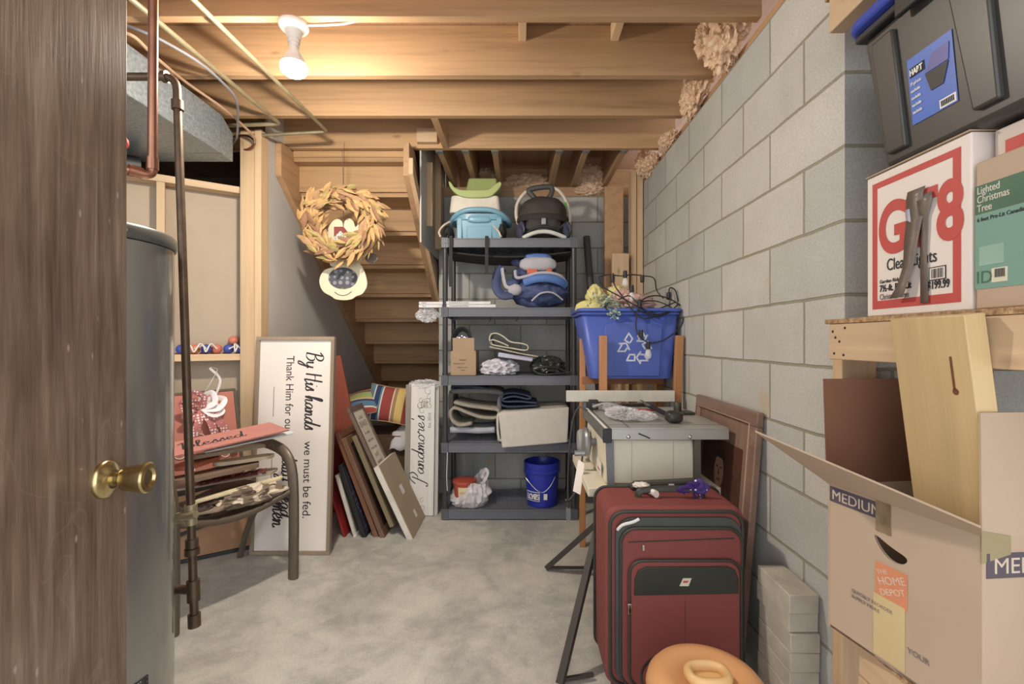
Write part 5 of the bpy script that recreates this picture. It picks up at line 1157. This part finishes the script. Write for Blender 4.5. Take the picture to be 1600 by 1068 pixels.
obj('knob_plate', MB().box(.71, .815, 2.22, 2.29, TZ + .001, TZ + .014), plain('olive_metal', rgb(72, 74, 60), .4, .3), kn, w=True, bevel=.004)
obj('knob', MB().lathe([(.018, .0145), (.018, .05), (.014, .056), (.001, .057)], 20, c=(.745, 2.26, TZ)), plain('olive_metal', rgb(72, 74, 60), .4, .3), kn, w=True)

# ================================================================== SUITCASE
sc_ = thing('suitcase', 'upright red soft suitcase with black trim in front of the table saw', 'suitcase', (.525, 1.615, 0))
M_rs = plain('suitcase_red', rgb(136, 60, 54), .75, var=.05, scale=3, bstr=.25, bscale=500)
M_trim = plain('suitcase_trim', rgb(56, 58, 50), .5, var=.05)
body = MB().at(RX(90)).prism(rrect(-.236, .236, .035, .645, .045), -.23, -.0)
obj('case_body', body, M_rs, sc_, bevel=.014)
fr_ = rrect(-.222, .226, .045, .630, .05, 6)
obj('front_piping', MB().tube([(x, -.004, y) for x, y in fr_], .006, 8, closed=True), M_trim, sc_)
obj('back_piping', MB().tube([(x, .215, y) for x, y in rrect(-.240, .240, .035, .648, .045, 6)], .005, 8, closed=True), M_trim, sc_)
zpf = rrect(-.185, .215, .05, .575, .05, 6)
obj('front_panel', MB().at(RX(90)).prism(zpf, .0005, .022), M_rs, sc_, bevel=.006)
zp = rrect(-.188, .218, .048, .578, .05, 6)
obj('zipper_track', MB().tube([(x, -.016, y) for x, y in zp], .0055, 8, closed=True), M_trim, sc_)
obj('gusset_band', MB().at(RX(90)).prism(rrect(-.205, .222, .047, .612, .06, 6), .0003, .010), plain('gusset', rgb(70, 76, 72), .6, bstr=.4, bscale=60), sc_, bevel=.003)
pk_ = rrect(-.160, .205, .06, .475, .045, 6)
obj('pocket', MB().at(RX(90)).prism(pk_, .0225, .036), M_rs, sc_, bevel=.006)
obj('pocket_zipper', MB().tube([(x, -.034, y) for x, y in rrect(-.163, .208, .058, .478, .045, 6)], .0045, 8, closed=True), M_trim, sc_)
blk = [(-.148, .365), (-.148, .42), (-.135, .448), (-.11, .46), (.16, .462), (.185, .45), (.196, .42), (.196, .372)]
obj('black_panel', MB().at(RX(90)).prism(blk, .0365, .041), plain('suitcase_black', rgb(44, 48, 40), .42, var=.05), sc_, bevel=.003)
obj('brand_badge', MB().at(RX(90)).prism([(.000, .398), (.030, .398), (.040, .424), (.012, .424)], .0412, .0425), plain('badge', rgb(206, 200, 176), .4), sc_)
obj('badge_mark', MB().at(RX(90)).prism([(.010, .409), (.026, .409), (.030, .416), (.014, .416)], .0426, .0430), M_inkred, sc_)
obj('top_zip', MB().tube([(-.165, -.0235, .535), (.19, -.0235, .548)], .002, 6), M_trim, sc_)
for x, z in ((-.115, .508), ):
    obj('zipper_pull', MB().box(x - .004, x + .004, -.030, -.024, z, z + .02), M_chrome, sc_, bevel=.001)
for x, a in ((-.165, -8), (-.158, 10)):
    obj('zipper_pull', MB().at(Matrix.Translation((x - .002, -.043, .34)) @ RY(a)).box(-.004, .004, -.002, .002, -.035, .0), M_chrome, sc_, bevel=.001)
obj('zipper_pull', MB().tube(catmull([(-.20, -.02, .575), (-.185, -.03, .595), (-.15, -.03, .605), (-.13, -.03, .615)], 4), .005, 8), M_plasw, sc_)
obj('pocket_seam', MB().box(.02, .0215, -.0365, -.0355, .06, .36), M_trim, sc_)
obj('top_handle', MB().tube(catmull([(-.10, .10, .640), (-.09, .10, .668), (0.02, .10, .675), (.12, .10, .668), (.13, .10, .640)], 6), .012, 10, flat=.6), M_trim, sc_)
obj('handle_housing', MB().at(RX(90)).prism([(-.11, .6455), (.14, .6455), (.14, .684), (-.09, .672), (-.11, .66)], -.215, -.17), M_trim, sc_, bevel=.006)
obj('housing_label', MB().box(.03, .05, .167, .169, .662, .672), M_plasw, sc_)
for x in (-.19, .19):
    obj('wheel', MB().at(Matrix.Translation((x, .19, .032)) @ RY(90)).lathe([(.031, -.012), (.031, .012)], 20), M_blackp, sc_, bevel=.003)
    obj('wheel_guard', MB().box(x - .03, x + .03, .14, .232, .036, .11), M_trim, sc_, bevel=.012)
    obj('foot', MB().box(x - .02, x + .02, .005, .05, 0.001, .038), M_blackp, sc_, bevel=.004)
single('luggage_tag', MB().tube([(.455, 1.755, .668), (.485, 1.70, .66)], .017, 10, flat=.7).blob((.448, 1.765, .672), (.03, .02, .012), .3, 3, 3), M_signw, 'cream paper roll tag on top of the red suitcase', 'tag')
pb_ = thing('ribbon_bow', 'purple ribbon bow with white dots on the suitcase handle', 'bow', (.625, 1.72, .672))
M_pur = dots('purple_dots', rgb(66, 36, 120), rgb(226, 220, 240), 60, .22)
for k, (a, l_) in enumerate([(60, .04), (130, .035), (-70, .05), (20, .045), (175, .06)]):
    ca, sa = math.cos(R(a)), math.sin(R(a))
    obj('loop', MB().tube(catmull([(0, 0, 0), (l_ * .5 * ca - .012 * sa, -.01, l_ * .5 * sa + .012 * ca), (l_ * ca, -.02, l_ * sa), (l_ * .5 * ca + .012 * sa, -.02, l_ * .5 * sa - .012 * ca), (0, -.01, 0)], 4), .009, 8, flat=.35), M_pur, pb_)

# ================================================================== PICTURE ON THE RIGHT WALL
pm2 = frame((.795, 2.32, 0), (0, -1, 0), (.075, 0, .95))
pc_ = thing('framed_portrait', 'large brown framed portrait of a man leaning on the block wall', 'picture', M=pm2)
PL, PH = .60, .95
M_ft = wood('portrait_frame', rgb(142, 110, 92), 0, .75, .35, 0, coat=.3)
for a_ in ((0, PL, 0, .055), (0, PL, PH - .055, PH), (0, .055, .055, PH - .055), (PL - .055, PL, .055, PH - .055)):
    obj('frame_side', MB().box(a_[0], a_[1], a_[2], a_[3], -.012, .014), M_ft, pc_, bevel=.004)
obj('frame_bead', MB().tube([(x, y, .0155) for x, y in ((.048, .048), (PL - .048, .048), (PL - .048, PH - .048), (.048, PH - .048))], .004, 6, closed=True), plain('bead_tan', rgb(186, 146, 116), .4), pc_)
obj('mat_border', MB().box(.055, PL - .055, .055, PH - .055, -.008, .002), wood('mat_brown', rgb(136, 104, 86), 1, .7, .6, 0), pc_)
obj('picture_panel', MB().box(.11, PL - .11, .11, PH - .16, .0021, .004), plain('dark_painting', rgb(92, 54, 40), .45, var=.5, scale=6), pc_)
skin = plain('painted_skin', rgb(186, 134, 106), .5, var=.15, scale=25)
fig = [(.30 + .045 * math.cos(R(t)), .66 + .075 * math.sin(R(t))) for t in range(0, 360, 20)]
obj('painted_shirt', MB().prism([(p.x, p.y) for p in catmull([(.20, .12, 0), (.19, .40, 0), (.24, .50, 0), (.285, .54, 0), (.33, .53, 0), (.40, .47, 0), (.45, .30, 0), (.47, .12, 0)], 4)], .0042, .0050), plain('painted_shirt', rgb(176, 178, 186), .5, var=.2, scale=14), pc_)
obj('painted_vest', MB().prism([(.295, .12), (.275, .40), (.29, .50), (.33, .44), (.36, .12)], .0052, .0058), plain('painted_dark', rgb(60, 46, 40), .5), pc_)
obj('painted_neck', MB().prism([(.275, .60), (.285, .50), (.31, .48), (.34, .52), (.335, .60)], .0060, .0064), skin, pc_)
obj('painted_face', MB().prism(fig, .0066, .0072), skin, pc_)
obj('painted_hair', MB().prism([(p.x, p.y) for p in catmull([(.252, .67, 0), (.255, .73, 0), (.30, .755, 0), (.345, .735, 0), (.350, .67, 0), (.335, .71, 0), (.30, .715, 0), (.268, .71, 0)], 3, True)], .0074, .0080), plain('painted_dark', rgb(60, 46, 40), .5), pc_)
obj('painted_features', MB().prism([(.272, .672), (.292, .672), (.292, .679), (.272, .680)], .0074, .0078).prism([(.308, .672), (.330, .674), (.330, .681), (.308, .679)], .0074, .0078).prism([(.296, .670), (.304, .670), (.307, .642), (.293, .642)], .0074, .0077).prism([(.284, .620), (.316, .620), (.312, .627), (.288, .627)], .0074, .0078), plain('painted_line', rgb(96, 56, 44), .5), pc_)

# ================================================================== BRICKS
M_brick = plain('cement_brick', rgb(186, 178, 162), .95, var=.14, scale=14, bstr=.5, bscale=180)
brk = single('cement_brick', MB().box(0, .088, 0, .19, 0, .0565), M_brick, 'grey cement brick at the bottom of the stack by the block wall', 'brick', group='cement bricks stacked by the wall', bevel=.003)
brk.matrix_basis = Matrix.Translation((.795, 1.405, 0))
ords = ['second from the floor', 'third from the floor', 'fourth from the floor', 'fourth from the top', 'third from the top', 'second from the top', 'topmost']
for k in range(7):
    o = brk.copy(); COL.objects.link(o)
    o.matrix_basis = Matrix.Translation((.795 - random.uniform(0, .004), 1.405 + random.uniform(-.004, .004), .0575 * (k + 1))) @ RZ(random.uniform(-.8, .8))
    o['label'] = 'grey cement brick, ' + ords[k] + ' in the stack by the block wall'

# ================================================================== ORANGE TUB
ot = thing('orange_tub', 'orange round plastic tub with ring handled lid in front of the suitcase', 'tub', (.482, 1.235, 0))
ot.matrix_basis = ot.matrix_basis @ Matrix.Diagonal((.92, .92, 1.13, 1))
M_or = plain('soft_orange', rgb(226, 160, 92), .4, var=.02); M_or2 = plain('pale_orange', rgb(232, 184, 112), .4, var=.02)
obj('tub_body', MB().lathe([(.11, .001), (.13, .10), (.14, .24)], 48), M_or, ot)
obj('lid', MB().lathe([(.150, .24), (.163, .252), (.166, .268), (.160, .286), (.145, .300), (.120, .306), (.095, .302), (.075, .292), (.06, .288), (.001, .288)], 64), M_or, ot)
obj('lid_ring', MB().tube([(.052 * math.copysign(abs(math.cos(a)) ** .75, math.cos(a)), .038 * math.copysign(abs(math.sin(a)) ** .75, math.sin(a)) - .01, .309) for a in [i * math.pi / 18 for i in range(36)]], .013, 10, closed=True), M_or2, ot)
obj('ring_base', MB().lathe([(.05, .2885), (.045, .302)], 32, c=(0, -.01, 0)), M_or2, ot)
obj('wire_hoop', MB().tube([(.172 * math.cos(a), .03 + .15 * math.sin(a), .262) for a in [R(-10 + i * 10) for i in range(21)]], .004, 8), M_blackp, ot)

# ================================================================== STORAGE SHELF RIGHT
M_osb = rug('osb_board', rgb(196, 158, 108), rgb(132, 96, 60), scale=70, bstr=.4)
ss = thing('wooden_storage_rack', 'homemade pine and chipboard storage rack in the niche at right', 'shelf', (.79, 1.2, 0))
def yb(nm, x0, x1, y0, y1, z0, z1, m=None, bev=.002): return obj(nm, MB().box(x0, x1, y0, y1, z0, z1), m or M_wy_light, ss, w=True, bevel=bev)
yb('front_rail', .790, .828, .10, 1.22, 1.160, 1.249)
yb('deck_board', .788, 1.55, .10, 1.235, 1.2495, 1.261, M_osb, .001)
yb('inner_rail', 1.10, 1.138, .10, 1.20, 1.160, 1.249, M_wy)
yb('upper_rail', .790, .828, .10, 1.22, 1.992, 2.081)
yb('upper_deck', .788, 1.55, .10, 1.235, 2.0815, 2.093, M_osb, .001)
yb('corner_post', .84, .93, 1.245, 1.283, 0, 1.159, M_wz)
yb('corner_post', 1.20, 1.238, 1.245, 1.283, 0, 2.081, wood('shadow_post', rgb(196, 142, 90), 2, .78))
yb('corner_post', 1.50, 1.55, 1.245, 1.283, 0, 2.081, M_wz)
yb('lower_rail', .745, .783, .10, 1.05, .475, .5505)
yb('lower_deck', .735, 1.50, .10, 1.06, .551, .5625, M_osb, .001)
yb('lower_leg', .74, .80, 1.005, 1.045, 0, .474, M_wz)
yb('lower_leg', .70, .79, .40, .44, 0, .474, M_wz)
for y, z in ((1.20, 1.235), (1.185, 1.225), (1.205, 1.19), (1.19, 1.175), (1.195, 1.205)):
    pass
nl = MB()
for y, z in ((1.205, 1.23), (1.16, 1.238), (1.20, 1.175), (1.165, 1.172), (1.18, 1.205), (1.195, 1.215)):
    nl.at(Matrix.Translation((.7899, y, z)) @ RY(-90)).lathe([(.0035, 0), (.003, .0012)], 8)
obj('nail_heads', nl, M_ink, ss, w=True)
# pine board in the box
pbm = frame((.828, .955, .58), (.0, -1, 0), (-.131, 0, 1))
# local x runs towards the camera, y up, z = x cross y (pointing away from the aisle)
pbd = thing('pine_board', 'wide yellow pine board standing in the open moving box', 'board', M=pbm)
M_yb = wood('yellow_pine_board_up', rgb(198, 168, 112), 1, .84, .5, .5, fine=.8)
obj('board_face', MB().box(0, .160, 0, .676, -.036, 0), M_yb, pbd, bevel=.002)
obj('stain_streak', MB().prism(rrect(.122, .1265, .545, .605, .002, 3), .0002, .0008).prism([(.126 + .006 * math.cos(a), .543 + .006 * math.sin(a)) for a in [i * .6 for i in range(10)]], .0002, .0008), plain('knot_brown', rgb(120, 66, 36), .6), pbd)
# moving box
A_, B_ = Vector((.697, 1.08)), Vector((.761, .786)); off = Vector((.40, .035)); D_, C_ = A_ + off, B_ + off
z0_, z1_ = .564, .884
mv = thing('moving_box', 'large open cardboard moving box marked MEDIUM on the lower rack', 'box', (A_.x, A_.y, z0_))
def wall_q(p, q, t=.006, za=z0_, zb_=z1_, name='box_side', mat=None):
    p, q = Vector(p), Vector(q); d = (q - p).normalized(); n_ = Vector((-d.y, d.x)) * t
    return obj(name, MB().hexa([(p.x, p.y, za), (q.x, q.y, za), (q.x + n_.x, q.y + n_.y, za), (p.x + n_.x, p.y + n_.y, za)], [(p.x, p.y, zb_), (q.x, q.y, zb_), (q.x + n_.x, q.y + n_.y, zb_), (p.x + n_.x, p.y + n_.y, zb_)]), mat or M_card, mv, w=True)
# side A-B with an oval hand hole: local frame on the face, z outwards to the aisle
ab = (B_ - A_).normalized(); LAB = (B_ - A_).length
fab = frame((A_.x, A_.y, z0_), (ab.x, ab.y, 0), (0, 0, 1))   # z = x cross y
HB = z1_ - z0_
def face_with_hole(L_, H_, hole):
    mb = MB(); n = len(hole)
    cx = sum(p[0] for p in hole) / n; cy = sum(p[1] for p in hole) / n
    outer = []
    for hx, hy in hole:
        dx, dy = hx - cx, hy - cy
        t = min([((L_ - cx) / dx) if dx > 1e-9 else ((0 - cx) / dx if dx < -1e-9 else 1e9), ((H_ - cy) / dy) if dy > 1e-9 else ((0 - cy) / dy if dy < -1e-9 else 1e9)])
        outer.append((cx + dx * t, cy + dy * t))
    # snap nearest to corners
    for c in ((0, 0), (L_, 0), (L_, H_), (0, H_)):
        k = min(range(n), key=lambda i: (outer[i][0] - c[0]) ** 2 + (outer[i][1] - c[1]) ** 2); outer[k] = c
    for zz in (0, -.005):
        a = [mb.v((x, y, zz)) for x, y in hole]; b = [mb.v((x, y, zz)) for x, y in outer]
        for i in range(n): mb.f([a[i], a[(i + 1) % n], b[(i + 1) % n], b[i]])
    return mb
fz = (fab.to_3x3() @ Vector((0, 0, 1)))
sgn = 1 if fz.x < 0 else -1
hole = [(.92 * x, .88 * y) for x, y in [(.158 + .036 * math.cos(R(t)) , .262 + .015 * math.sin(R(t)) - .012 * math.cos(R(t)) + .006 * math.cos(R(2 * t))) for t in range(0, 360, 9)]]
hb = face_with_hole(LAB, HB, hole)
if sgn < 0:
    for v in hb.bm.verts: v.co.z *= -1
for v in hb.bm.verts: v.co = fab @ v.co
obj('box_side', hb, M_card, mv, w=True, smooth=False)
wall_q(B_, C_); wall_q(D_, C_, -.006); wall_q(A_, D_, -.006)
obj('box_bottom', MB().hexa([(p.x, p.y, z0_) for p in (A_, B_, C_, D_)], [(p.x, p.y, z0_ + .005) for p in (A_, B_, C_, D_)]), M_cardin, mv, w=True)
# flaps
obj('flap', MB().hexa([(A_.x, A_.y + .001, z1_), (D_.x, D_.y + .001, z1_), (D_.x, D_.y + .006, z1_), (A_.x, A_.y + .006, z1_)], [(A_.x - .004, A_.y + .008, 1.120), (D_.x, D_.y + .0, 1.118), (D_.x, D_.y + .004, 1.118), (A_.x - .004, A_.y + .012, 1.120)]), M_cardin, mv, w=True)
obj('flap', MB().hexa([(B_.x, B_.y, z1_), (C_.x, C_.y, z1_), (C_.x, C_.y + .004, z1_), (B_.x, B_.y + .004, z1_)], [(B_.x - .002, B_.y + .0, 1.088), (C_.x, C_.y, 1.09), (C_.x, C_.y + .004, 1.09), (B_.x - .002, B_.y + .004, 1.088)]), M_card, mv, w=True)
H1 = Vector((A_.x, A_.y, z1_)); H2 = Vector((B_.x, B_.y, z1_)); O1 = Vector((.532, 1.08, 1.0)); O2 = Vector((.727, .752, .911)); up_ = Vector((0, 0, .004))
obj('flap', MB().hexa([H1, H2, O2, O1], [H1 + up_, H2 + up_, O2 + up_, O1 + up_]), M_card, mv, w=True)
obj('tape', MB().hexa([(B_.x - .0015, B_.y - .001, z1_ - .045), (B_.x + .05, B_.y + .002, z1_ - .03), (B_.x + .05, B_.y + .0035, z1_ - .03), (B_.x - .0015, B_.y + .001, z1_ - .045)], [(B_.x - .0015, B_.y - .001, z1_ + .01), (B_.x + .05, B_.y + .002, z1_ + .0), (B_.x + .05, B_.y + .0035, z1_ + .0), (B_.x - .0015, B_.y + .001, z1_ + .01)]), plain('olive_tape', rgb(150, 136, 92), .35), mv, w=True)
# printing on the aisle face. text frame: x along A->B, outwards normal
outn = fz * sgn
tf = mv.matrix_basis.inverted() @ Matrix((Vector((ab.x, ab.y, 0)), Vector((0, 0, 1)), Vector((ab.x, ab.y, 0)).cross(Vector((0, 0, 1))))).transposed().to_4x4()
tf.translation = mv.matrix_basis.inverted() @ (Vector((A_.x, A_.y, z0_)) + outn * .0006)
tn = Vector((ab.x, ab.y, 0)).cross(Vector((0, 0, 1)))
zs = 1 if tn.dot(outn) > 0 else -1
tf = tf @ Matrix.Diagonal((.92, .88, 1, 1))
def tx(x, y): return tf @ Matrix.Translation((x, y, 0))
def pr(nm, x0, x1, y0, y1, mat, dz=.0004):
    mb = MB().box(x0, x1, y0, y1, min(0, zs * dz), max(0, zs * dz))
    for v in mb.bm.verts: v.co = tf @ v.co
    return obj(nm, mb, mat, mv)
M_bar = plain('print_purple_black', rgb(86, 76, 86), .7)
pr('size_bar', .006, .150, .322, .360, M_bar)
t_ = text('MEDIUM', .034, plain('print_light', rgb(206, 186, 162), .8), mv, (0, 0, 0), name='size_lettering'); t_.matrix_basis = tf @ Matrix.Translation((.012, .329, zs * .0007)) @ Matrix.Diagonal((1.0, 1, 1, 1))
M_tape = plain('brown_tape', rgb(140, 116, 84), .3, var=.25, scale=40, bstr=.5, bscale=80)
pr('tape', .126, .160, .295, .3645, M_tape, .0012)
# orange logo square
M_hd = plain('print_orange', rgb(214, 128, 80), .75)
pr('logo_square', .125, .195, .145, .225, M_hd)
for i, (body_, s_) in enumerate((('THE', .014), ('HOME', .023), ('DEPOT', .019))):
    t_ = text(body_, s_, plain('print_light', rgb(206, 186, 162), .8), mv, (0, 0, 0), name='logo_lettering'); t_.matrix_basis = tf @ Matrix.Translation((.130 + .004 * i, .196 - .022 * i, zs * .0009)) @ RZ(24)
for i, body_ in enumerate(('QUICKLY REORDER', 'SUPPLY MORE')):
    t_ = text(body_, .011, plain('print_grey', rgb(128, 112, 104), .8), mv, (0, 0, 0), name='small_lettering'); t_.matrix_basis = tf @ Matrix.Translation((.066, .122 - .014 * i, zs * .0007))
t_ = text('YOUR', .016, plain('print_grey', rgb(128, 112, 104), .8), mv, (0, 0, 0), name='small_lettering'); t_.matrix_basis = tf @ Matrix.Translation((.195, .060, zs * .0007))
pr('clear_tape', .12, .19, .01, .150, plain('yellow_tape', rgb(206, 180, 122), .3, var=.05), .0006)
# frontal face printing
fb_ = Matrix((Vector((off.x, off.y, 0)).normalized(), Vector((0, 0, 1)), Vector((off.x, off.y, 0)).normalized().cross(Vector((0, 0, 1))))).transposed().to_4x4(); fb_.translation = Vector((B_.x, B_.y, z0_)) + Vector((0, -.0008, 0))
fb_ = mv.matrix_basis.inverted() @ fb_
fb_ = fb_ @ Matrix.Diagonal((.92, .88, 1, 1))
mb = MB().box(.008, .20, .285, .332, 0, .0005)
for v in mb.bm.verts: v.co = fb_ @ v.co
obj('size_bar', mb, M_bar, mv)
t_ = text('MEDIUM', .042, plain('print_light', rgb(206, 186, 162), .8), mv, (0, 0, 0), name='size_lettering'); t_.matrix_basis = fb_ @ Matrix.Translation((.020, .294, .001))

# ---- boxes on the rack
def carton(nm, lab, x0, x1, y0, y1, z0, z1, mat, cat='box'):
    t = thing(nm, lab, cat, (x0, y1, z0))
    obj('carton', MB().box(x0, x1, y0, y1, z0, z1), mat, t, w=True, bevel=.003)
    return t
RL = Matrix(((0, 0, -1, 0), (-1, 0, 0, 0), (0, 1, 0, 0), (0, 0, 0, 1)))   # text reading towards -Y on a face that looks to -X
def side(t, nm, y0, y1, z0, z1, x, mat, th=.0006):   # y0,y1 measured from the far edge towards the camera
    return obj(nm, MB().box(x - th, x, -y1, -y0, z0, z1), mat, t)
M_cw = plain('white_carton', rgb(226, 214, 204), .6, var=.03, scale=4, bstr=.1, bscale=60)
g8 = carton('holiday_tree_box', 'white box lettered GT8 with red border and peeling tape on the rack', .80, 1.35, .845, 1.10, 1.2615, 1.578, M_cw)
for a_ in ((.018, .235, .285, .298), (.018, .235, .016, .034), (.018, .032, .034, .285), (.219, .235, .034, .285)):
    side(g8, 'red_border', a_[0], a_[1], a_[2], a_[3], -.0003, M_inkred)
text('GT8', .150, M_inkred, g8, (-.0012, -.036, .138), RL, xs=.74, bold=.005)
text('Clear Lights', .036, M_ink, g8, (-.0012, -.060, .098), RL, xs=.72)
text('Garden Ridge', .011, M_ink, g8, (-.0012, -.040, .072), RL)
text('7½-ft. Pre-Lit', .020, M_ink, g8, (-.0012, -.040, .054), RL, xs=.78, bold=.0004)
text('Christmas Tree', .018, plain('print_grey', rgb(128, 112, 104), .8), g8, (-.0012, -.040, .036), RL, xs=.7)
text('$199.99', .022, M_ink, g8, (-.0012, -.164, .046), RL, xs=.68, bold=.0004)
side(g8, 'barcode_frame', .168, .205, .062, .088, -.0006, M_ink); side(g8, 'barcode_field', .170, .203, .064, .086, -.0013, M_cw, .0003)
mb = MB()
for i in range(11):
    mb.box(-.0022, -.0017, -(.174 + i * .0025) - random.choice([.0006, .0013]), -(.174 + i * .0025), .066, .084)
obj('barcode_bars', mb, M_ink, g8)
M_gtape = plain('grey_tape', rgb(116, 102, 92), .4, var=.15, scale=30, bstr=.5, bscale=60)
def strip(t, pts, mat, nm='tape_strip', w_=.0):
    mb = MB()
    L0, L1 = [], []
    for (y, z, hw, x) in pts:
        L0.append(mb.v((x, -(y - hw), z))); L1.append(mb.v((x - .001, -(y + hw), z)))
    for i in range(len(pts) - 1): mb.f([L0[i], L1[i], L1[i + 1], L0[i + 1]])
    return obj(nm, mb, mat, t, solid=.0008)
strip(g8, [(.142, .250, .022, -.004), (.140, .235, .021, -.006), (.138, .20, .021, -.003), (.133, .15, .018, -.007), (.130, .10, .014, -.010), (.120, .06, .013, -.015), (.108, .035, .018, -.018)], M_gtape)
strip(g8, [(.158, .235, .02, -.003), (.165, .22, .018, -.007), (.160, .19, .010, -.004), (.158, .12, .008, -.003), (.160, .02, .010, -.003)], M_gtape)
strip(g8, [(.120, .215, .006, -.004), (.124, .17, .006, -.003), (.126, .11, .010, -.004)], plain('tape_silver', rgb(178, 182, 196), .3))
obj('top_flap', MB().hexa([(-.004, -.256, .3175), (.30, -.256, .3175), (.30, 0, .3175), (-.004, 0, .3175)], [(-.004, -.256, .3195), (.30, -.256, .3195), (.30, 0, .3195), (-.004, 0, .3195)]), M_card, g8)
gt = carton('holiday_tree_box', 'green and kraft box reading Lighted Christmas Tree nearest on the rack', .80, 1.35, .40, .838, 1.2615, 1.518, M_card)
M_gd = plain('print_dark_green', rgb(72, 108, 84), .7); M_gt = plain('print_teal', rgb(112, 158, 140), .7, var=.03)
side(gt, 'green_band', .0, .435, .165, .215, -.0003, M_gd); side(gt, 'teal_field', .0, .435, .035, .165, -.0003, M_gt)
for i, b in enumerate(('Lighted', 'Christmas', 'Tree')): text(b, .018, plain('print_pale', rgb(206, 200, 180), .7), gt, (-.0012, -.004, .200 - i * .0155), RL, xs=.75)
text("6 feet Pre-Lit Canadian Pine", .010, M_ink, gt, (-.0012, -.004, .152), RL, xs=.9)
side(gt, 'info_panel', .008, .050, .075, .108, -.0009, plain('print_teal_light', rgb(140, 178, 160), .7))
side(gt, 'price_label', .030, .056, .044, .068, -.0009, plain('label_cream', rgb(216, 210, 180), .6))
mb = MB()
for i in range(7): mb.box(-.0022, -.0017, -(.036 + i * .0025) - .0012, -(.036 + i * .0025), .052, .066)
obj('barcode_bars', mb, M_ink, gt)
text('ID', .03, M_gd, gt, (-.0012, -.002, .045), RL)
rb = carton('torn_red_box', 'torn red and white box wedged under the black tote', .83, 1.25, .40, .835, 1.5195, 1.574, plain('torn_white', rgb(206, 190, 176), .6, var=.1))
side(rb, 'red_print', .02, .43, .004, .03, -.0003, M_inkred); text('a30', .05, M_white, rb, (-.0012, -.10, .006), RL)
mbt = MB().blob((.835, .83, 1.55), (.02, .03, .03), .4, 4, 3, sharp=True)
# ---- tote
tt = thing('storage_tote', 'dark grey storage tote with blue lid on top of the GT8 box', 'tote', (.80, 1.045, 1.581))
M_tt = plain('tote_grey', rgb(68, 65, 62), .38, var=.03)
lo = [(0, 0), (0, -.66), (.38, -.66), (.38, 0)]; hi = [(-.028, .028), (-.028, -.70), (.41, -.70), (.41, .028)]
ZT_ = .325
obj('tote_body', MB().hexa([(x, y, 0) for x, y in lo], [(x, y, ZT_ - .03) for x, y in hi]), M_tt, tt, bevel=.012)
def onf(y, z, dx=0): k = z / (ZT_ - .03); return (-.028 * k + dx, y, z)
for y0, y1, y2, y3 in ((-.020, -.070, -.004, -.062), (-.215, -.262, -.185, -.258)):
    obj('side_rib', MB().hexa([onf(y0, .025, .002), onf(y1, .025, .002), onf(y3, .27, .002), onf(y2, .27, .002)], [onf(y0, .025, -.012), onf(y1, .025, -.012), onf(y3, .27, -.010), onf(y2, .27, -.010)]), M_tt, tt, bevel=.004)
obj('rim', MB().box(-.040, .42, -.71, .038, ZT_ - .030, ZT_ - .012), M_blackp, tt, bevel=.004)
obj('latch', MB().box(-.052, -.040, -.16, -.09, ZT_ - .055, ZT_ - .015), M_blackp, tt, bevel=.003)
obj('lid', MB().prism(rrect(-.058, .44, -.73, .056, .045), ZT_ - .0115, ZT_ + .012), plain('lid_blue', rgb(52, 78, 186), .35, var=.03), tt, bevel=.006)
lf_ = Matrix(((0, -.095, -1, 0), (-1, 0, 0, 0), (0, 1, -.095, 0), (0, 0, 0, 1)))
def lbl(y0, y1, z0, z1, mat, nm, d=.001):
    return obj(nm, MB().hexa([onf(-y0, z0, -d), onf(-y1, z0, -d), onf(-y1, z1, -d), onf(-y0, z1, -d)], [onf(-y0, z0, -d - .0008), onf(-y1, z0, -d - .0008), onf(-y1, z1, -d - .0008), onf(-y0, z1, -d - .0008)]), mat, tt)
lbl(.082, .182, .060, .190, plain('label_blue', rgb(62, 108, 206), .35, var=.12, scale=4), 'product_label')
lbl(.087, .122, .152, .170, M_ink, 'logo_plate', .002)
lbl(.146, .180, .062, .078, M_plasw, 'barcode_plate', .002)
text('HART', .016, M_plasw, tt, (onf(0, .156, -.0042)[0], -.089, .155), lf_, xs=.72, bold=.0006)
for i in range(5): text('27 gal tote' if i == 0 else 'stackable', .0085, M_plasw, tt, (onf(0, .14 - i * .014, -.003)[0], -.087, .136 - i * .014), lf_, xs=.7)
mb = MB().hexa([onf(-.132, .105, -.0025), onf(-.158, .105, -.0025), onf(-.172, .14, -.0025), onf(-.122, .14, -.0025)], [onf(-.132, .105, -.0035), onf(-.158, .105, -.0035), onf(-.172, .14, -.0035), onf(-.122, .14, -.0035)])
obj('pictured_tote', mb, M_blackp, tt)
mb = MB().hexa([onf(-.122, .142, -.0025), onf(-.172, .142, -.0025), onf(-.176, .172, -.0025), onf(-.140, .172, -.0025)], [onf(-.122, .142, -.0035), onf(-.172, .142, -.0035), onf(-.176, .172, -.0035), onf(-.140, .172, -.0035)])
obj('pictured_lid', mb, plain('lid_print', rgb(84, 84, 160), .4), tt)
mb = MB()
for i in range(8): yy = -(.150 + i * .0035); mb.hexa([onf(yy, .065, -.0031), onf(yy - .0016, .065, -.0031), onf(yy - .0016, .075, -.0031), onf(yy, .075, -.0031)], [onf(yy, .065, -.0038), onf(yy - .0016, .065, -.0038), onf(yy - .0016, .075, -.0038), onf(yy, .075, -.0038)])
obj('barcode_bars', mb, M_ink, tt)
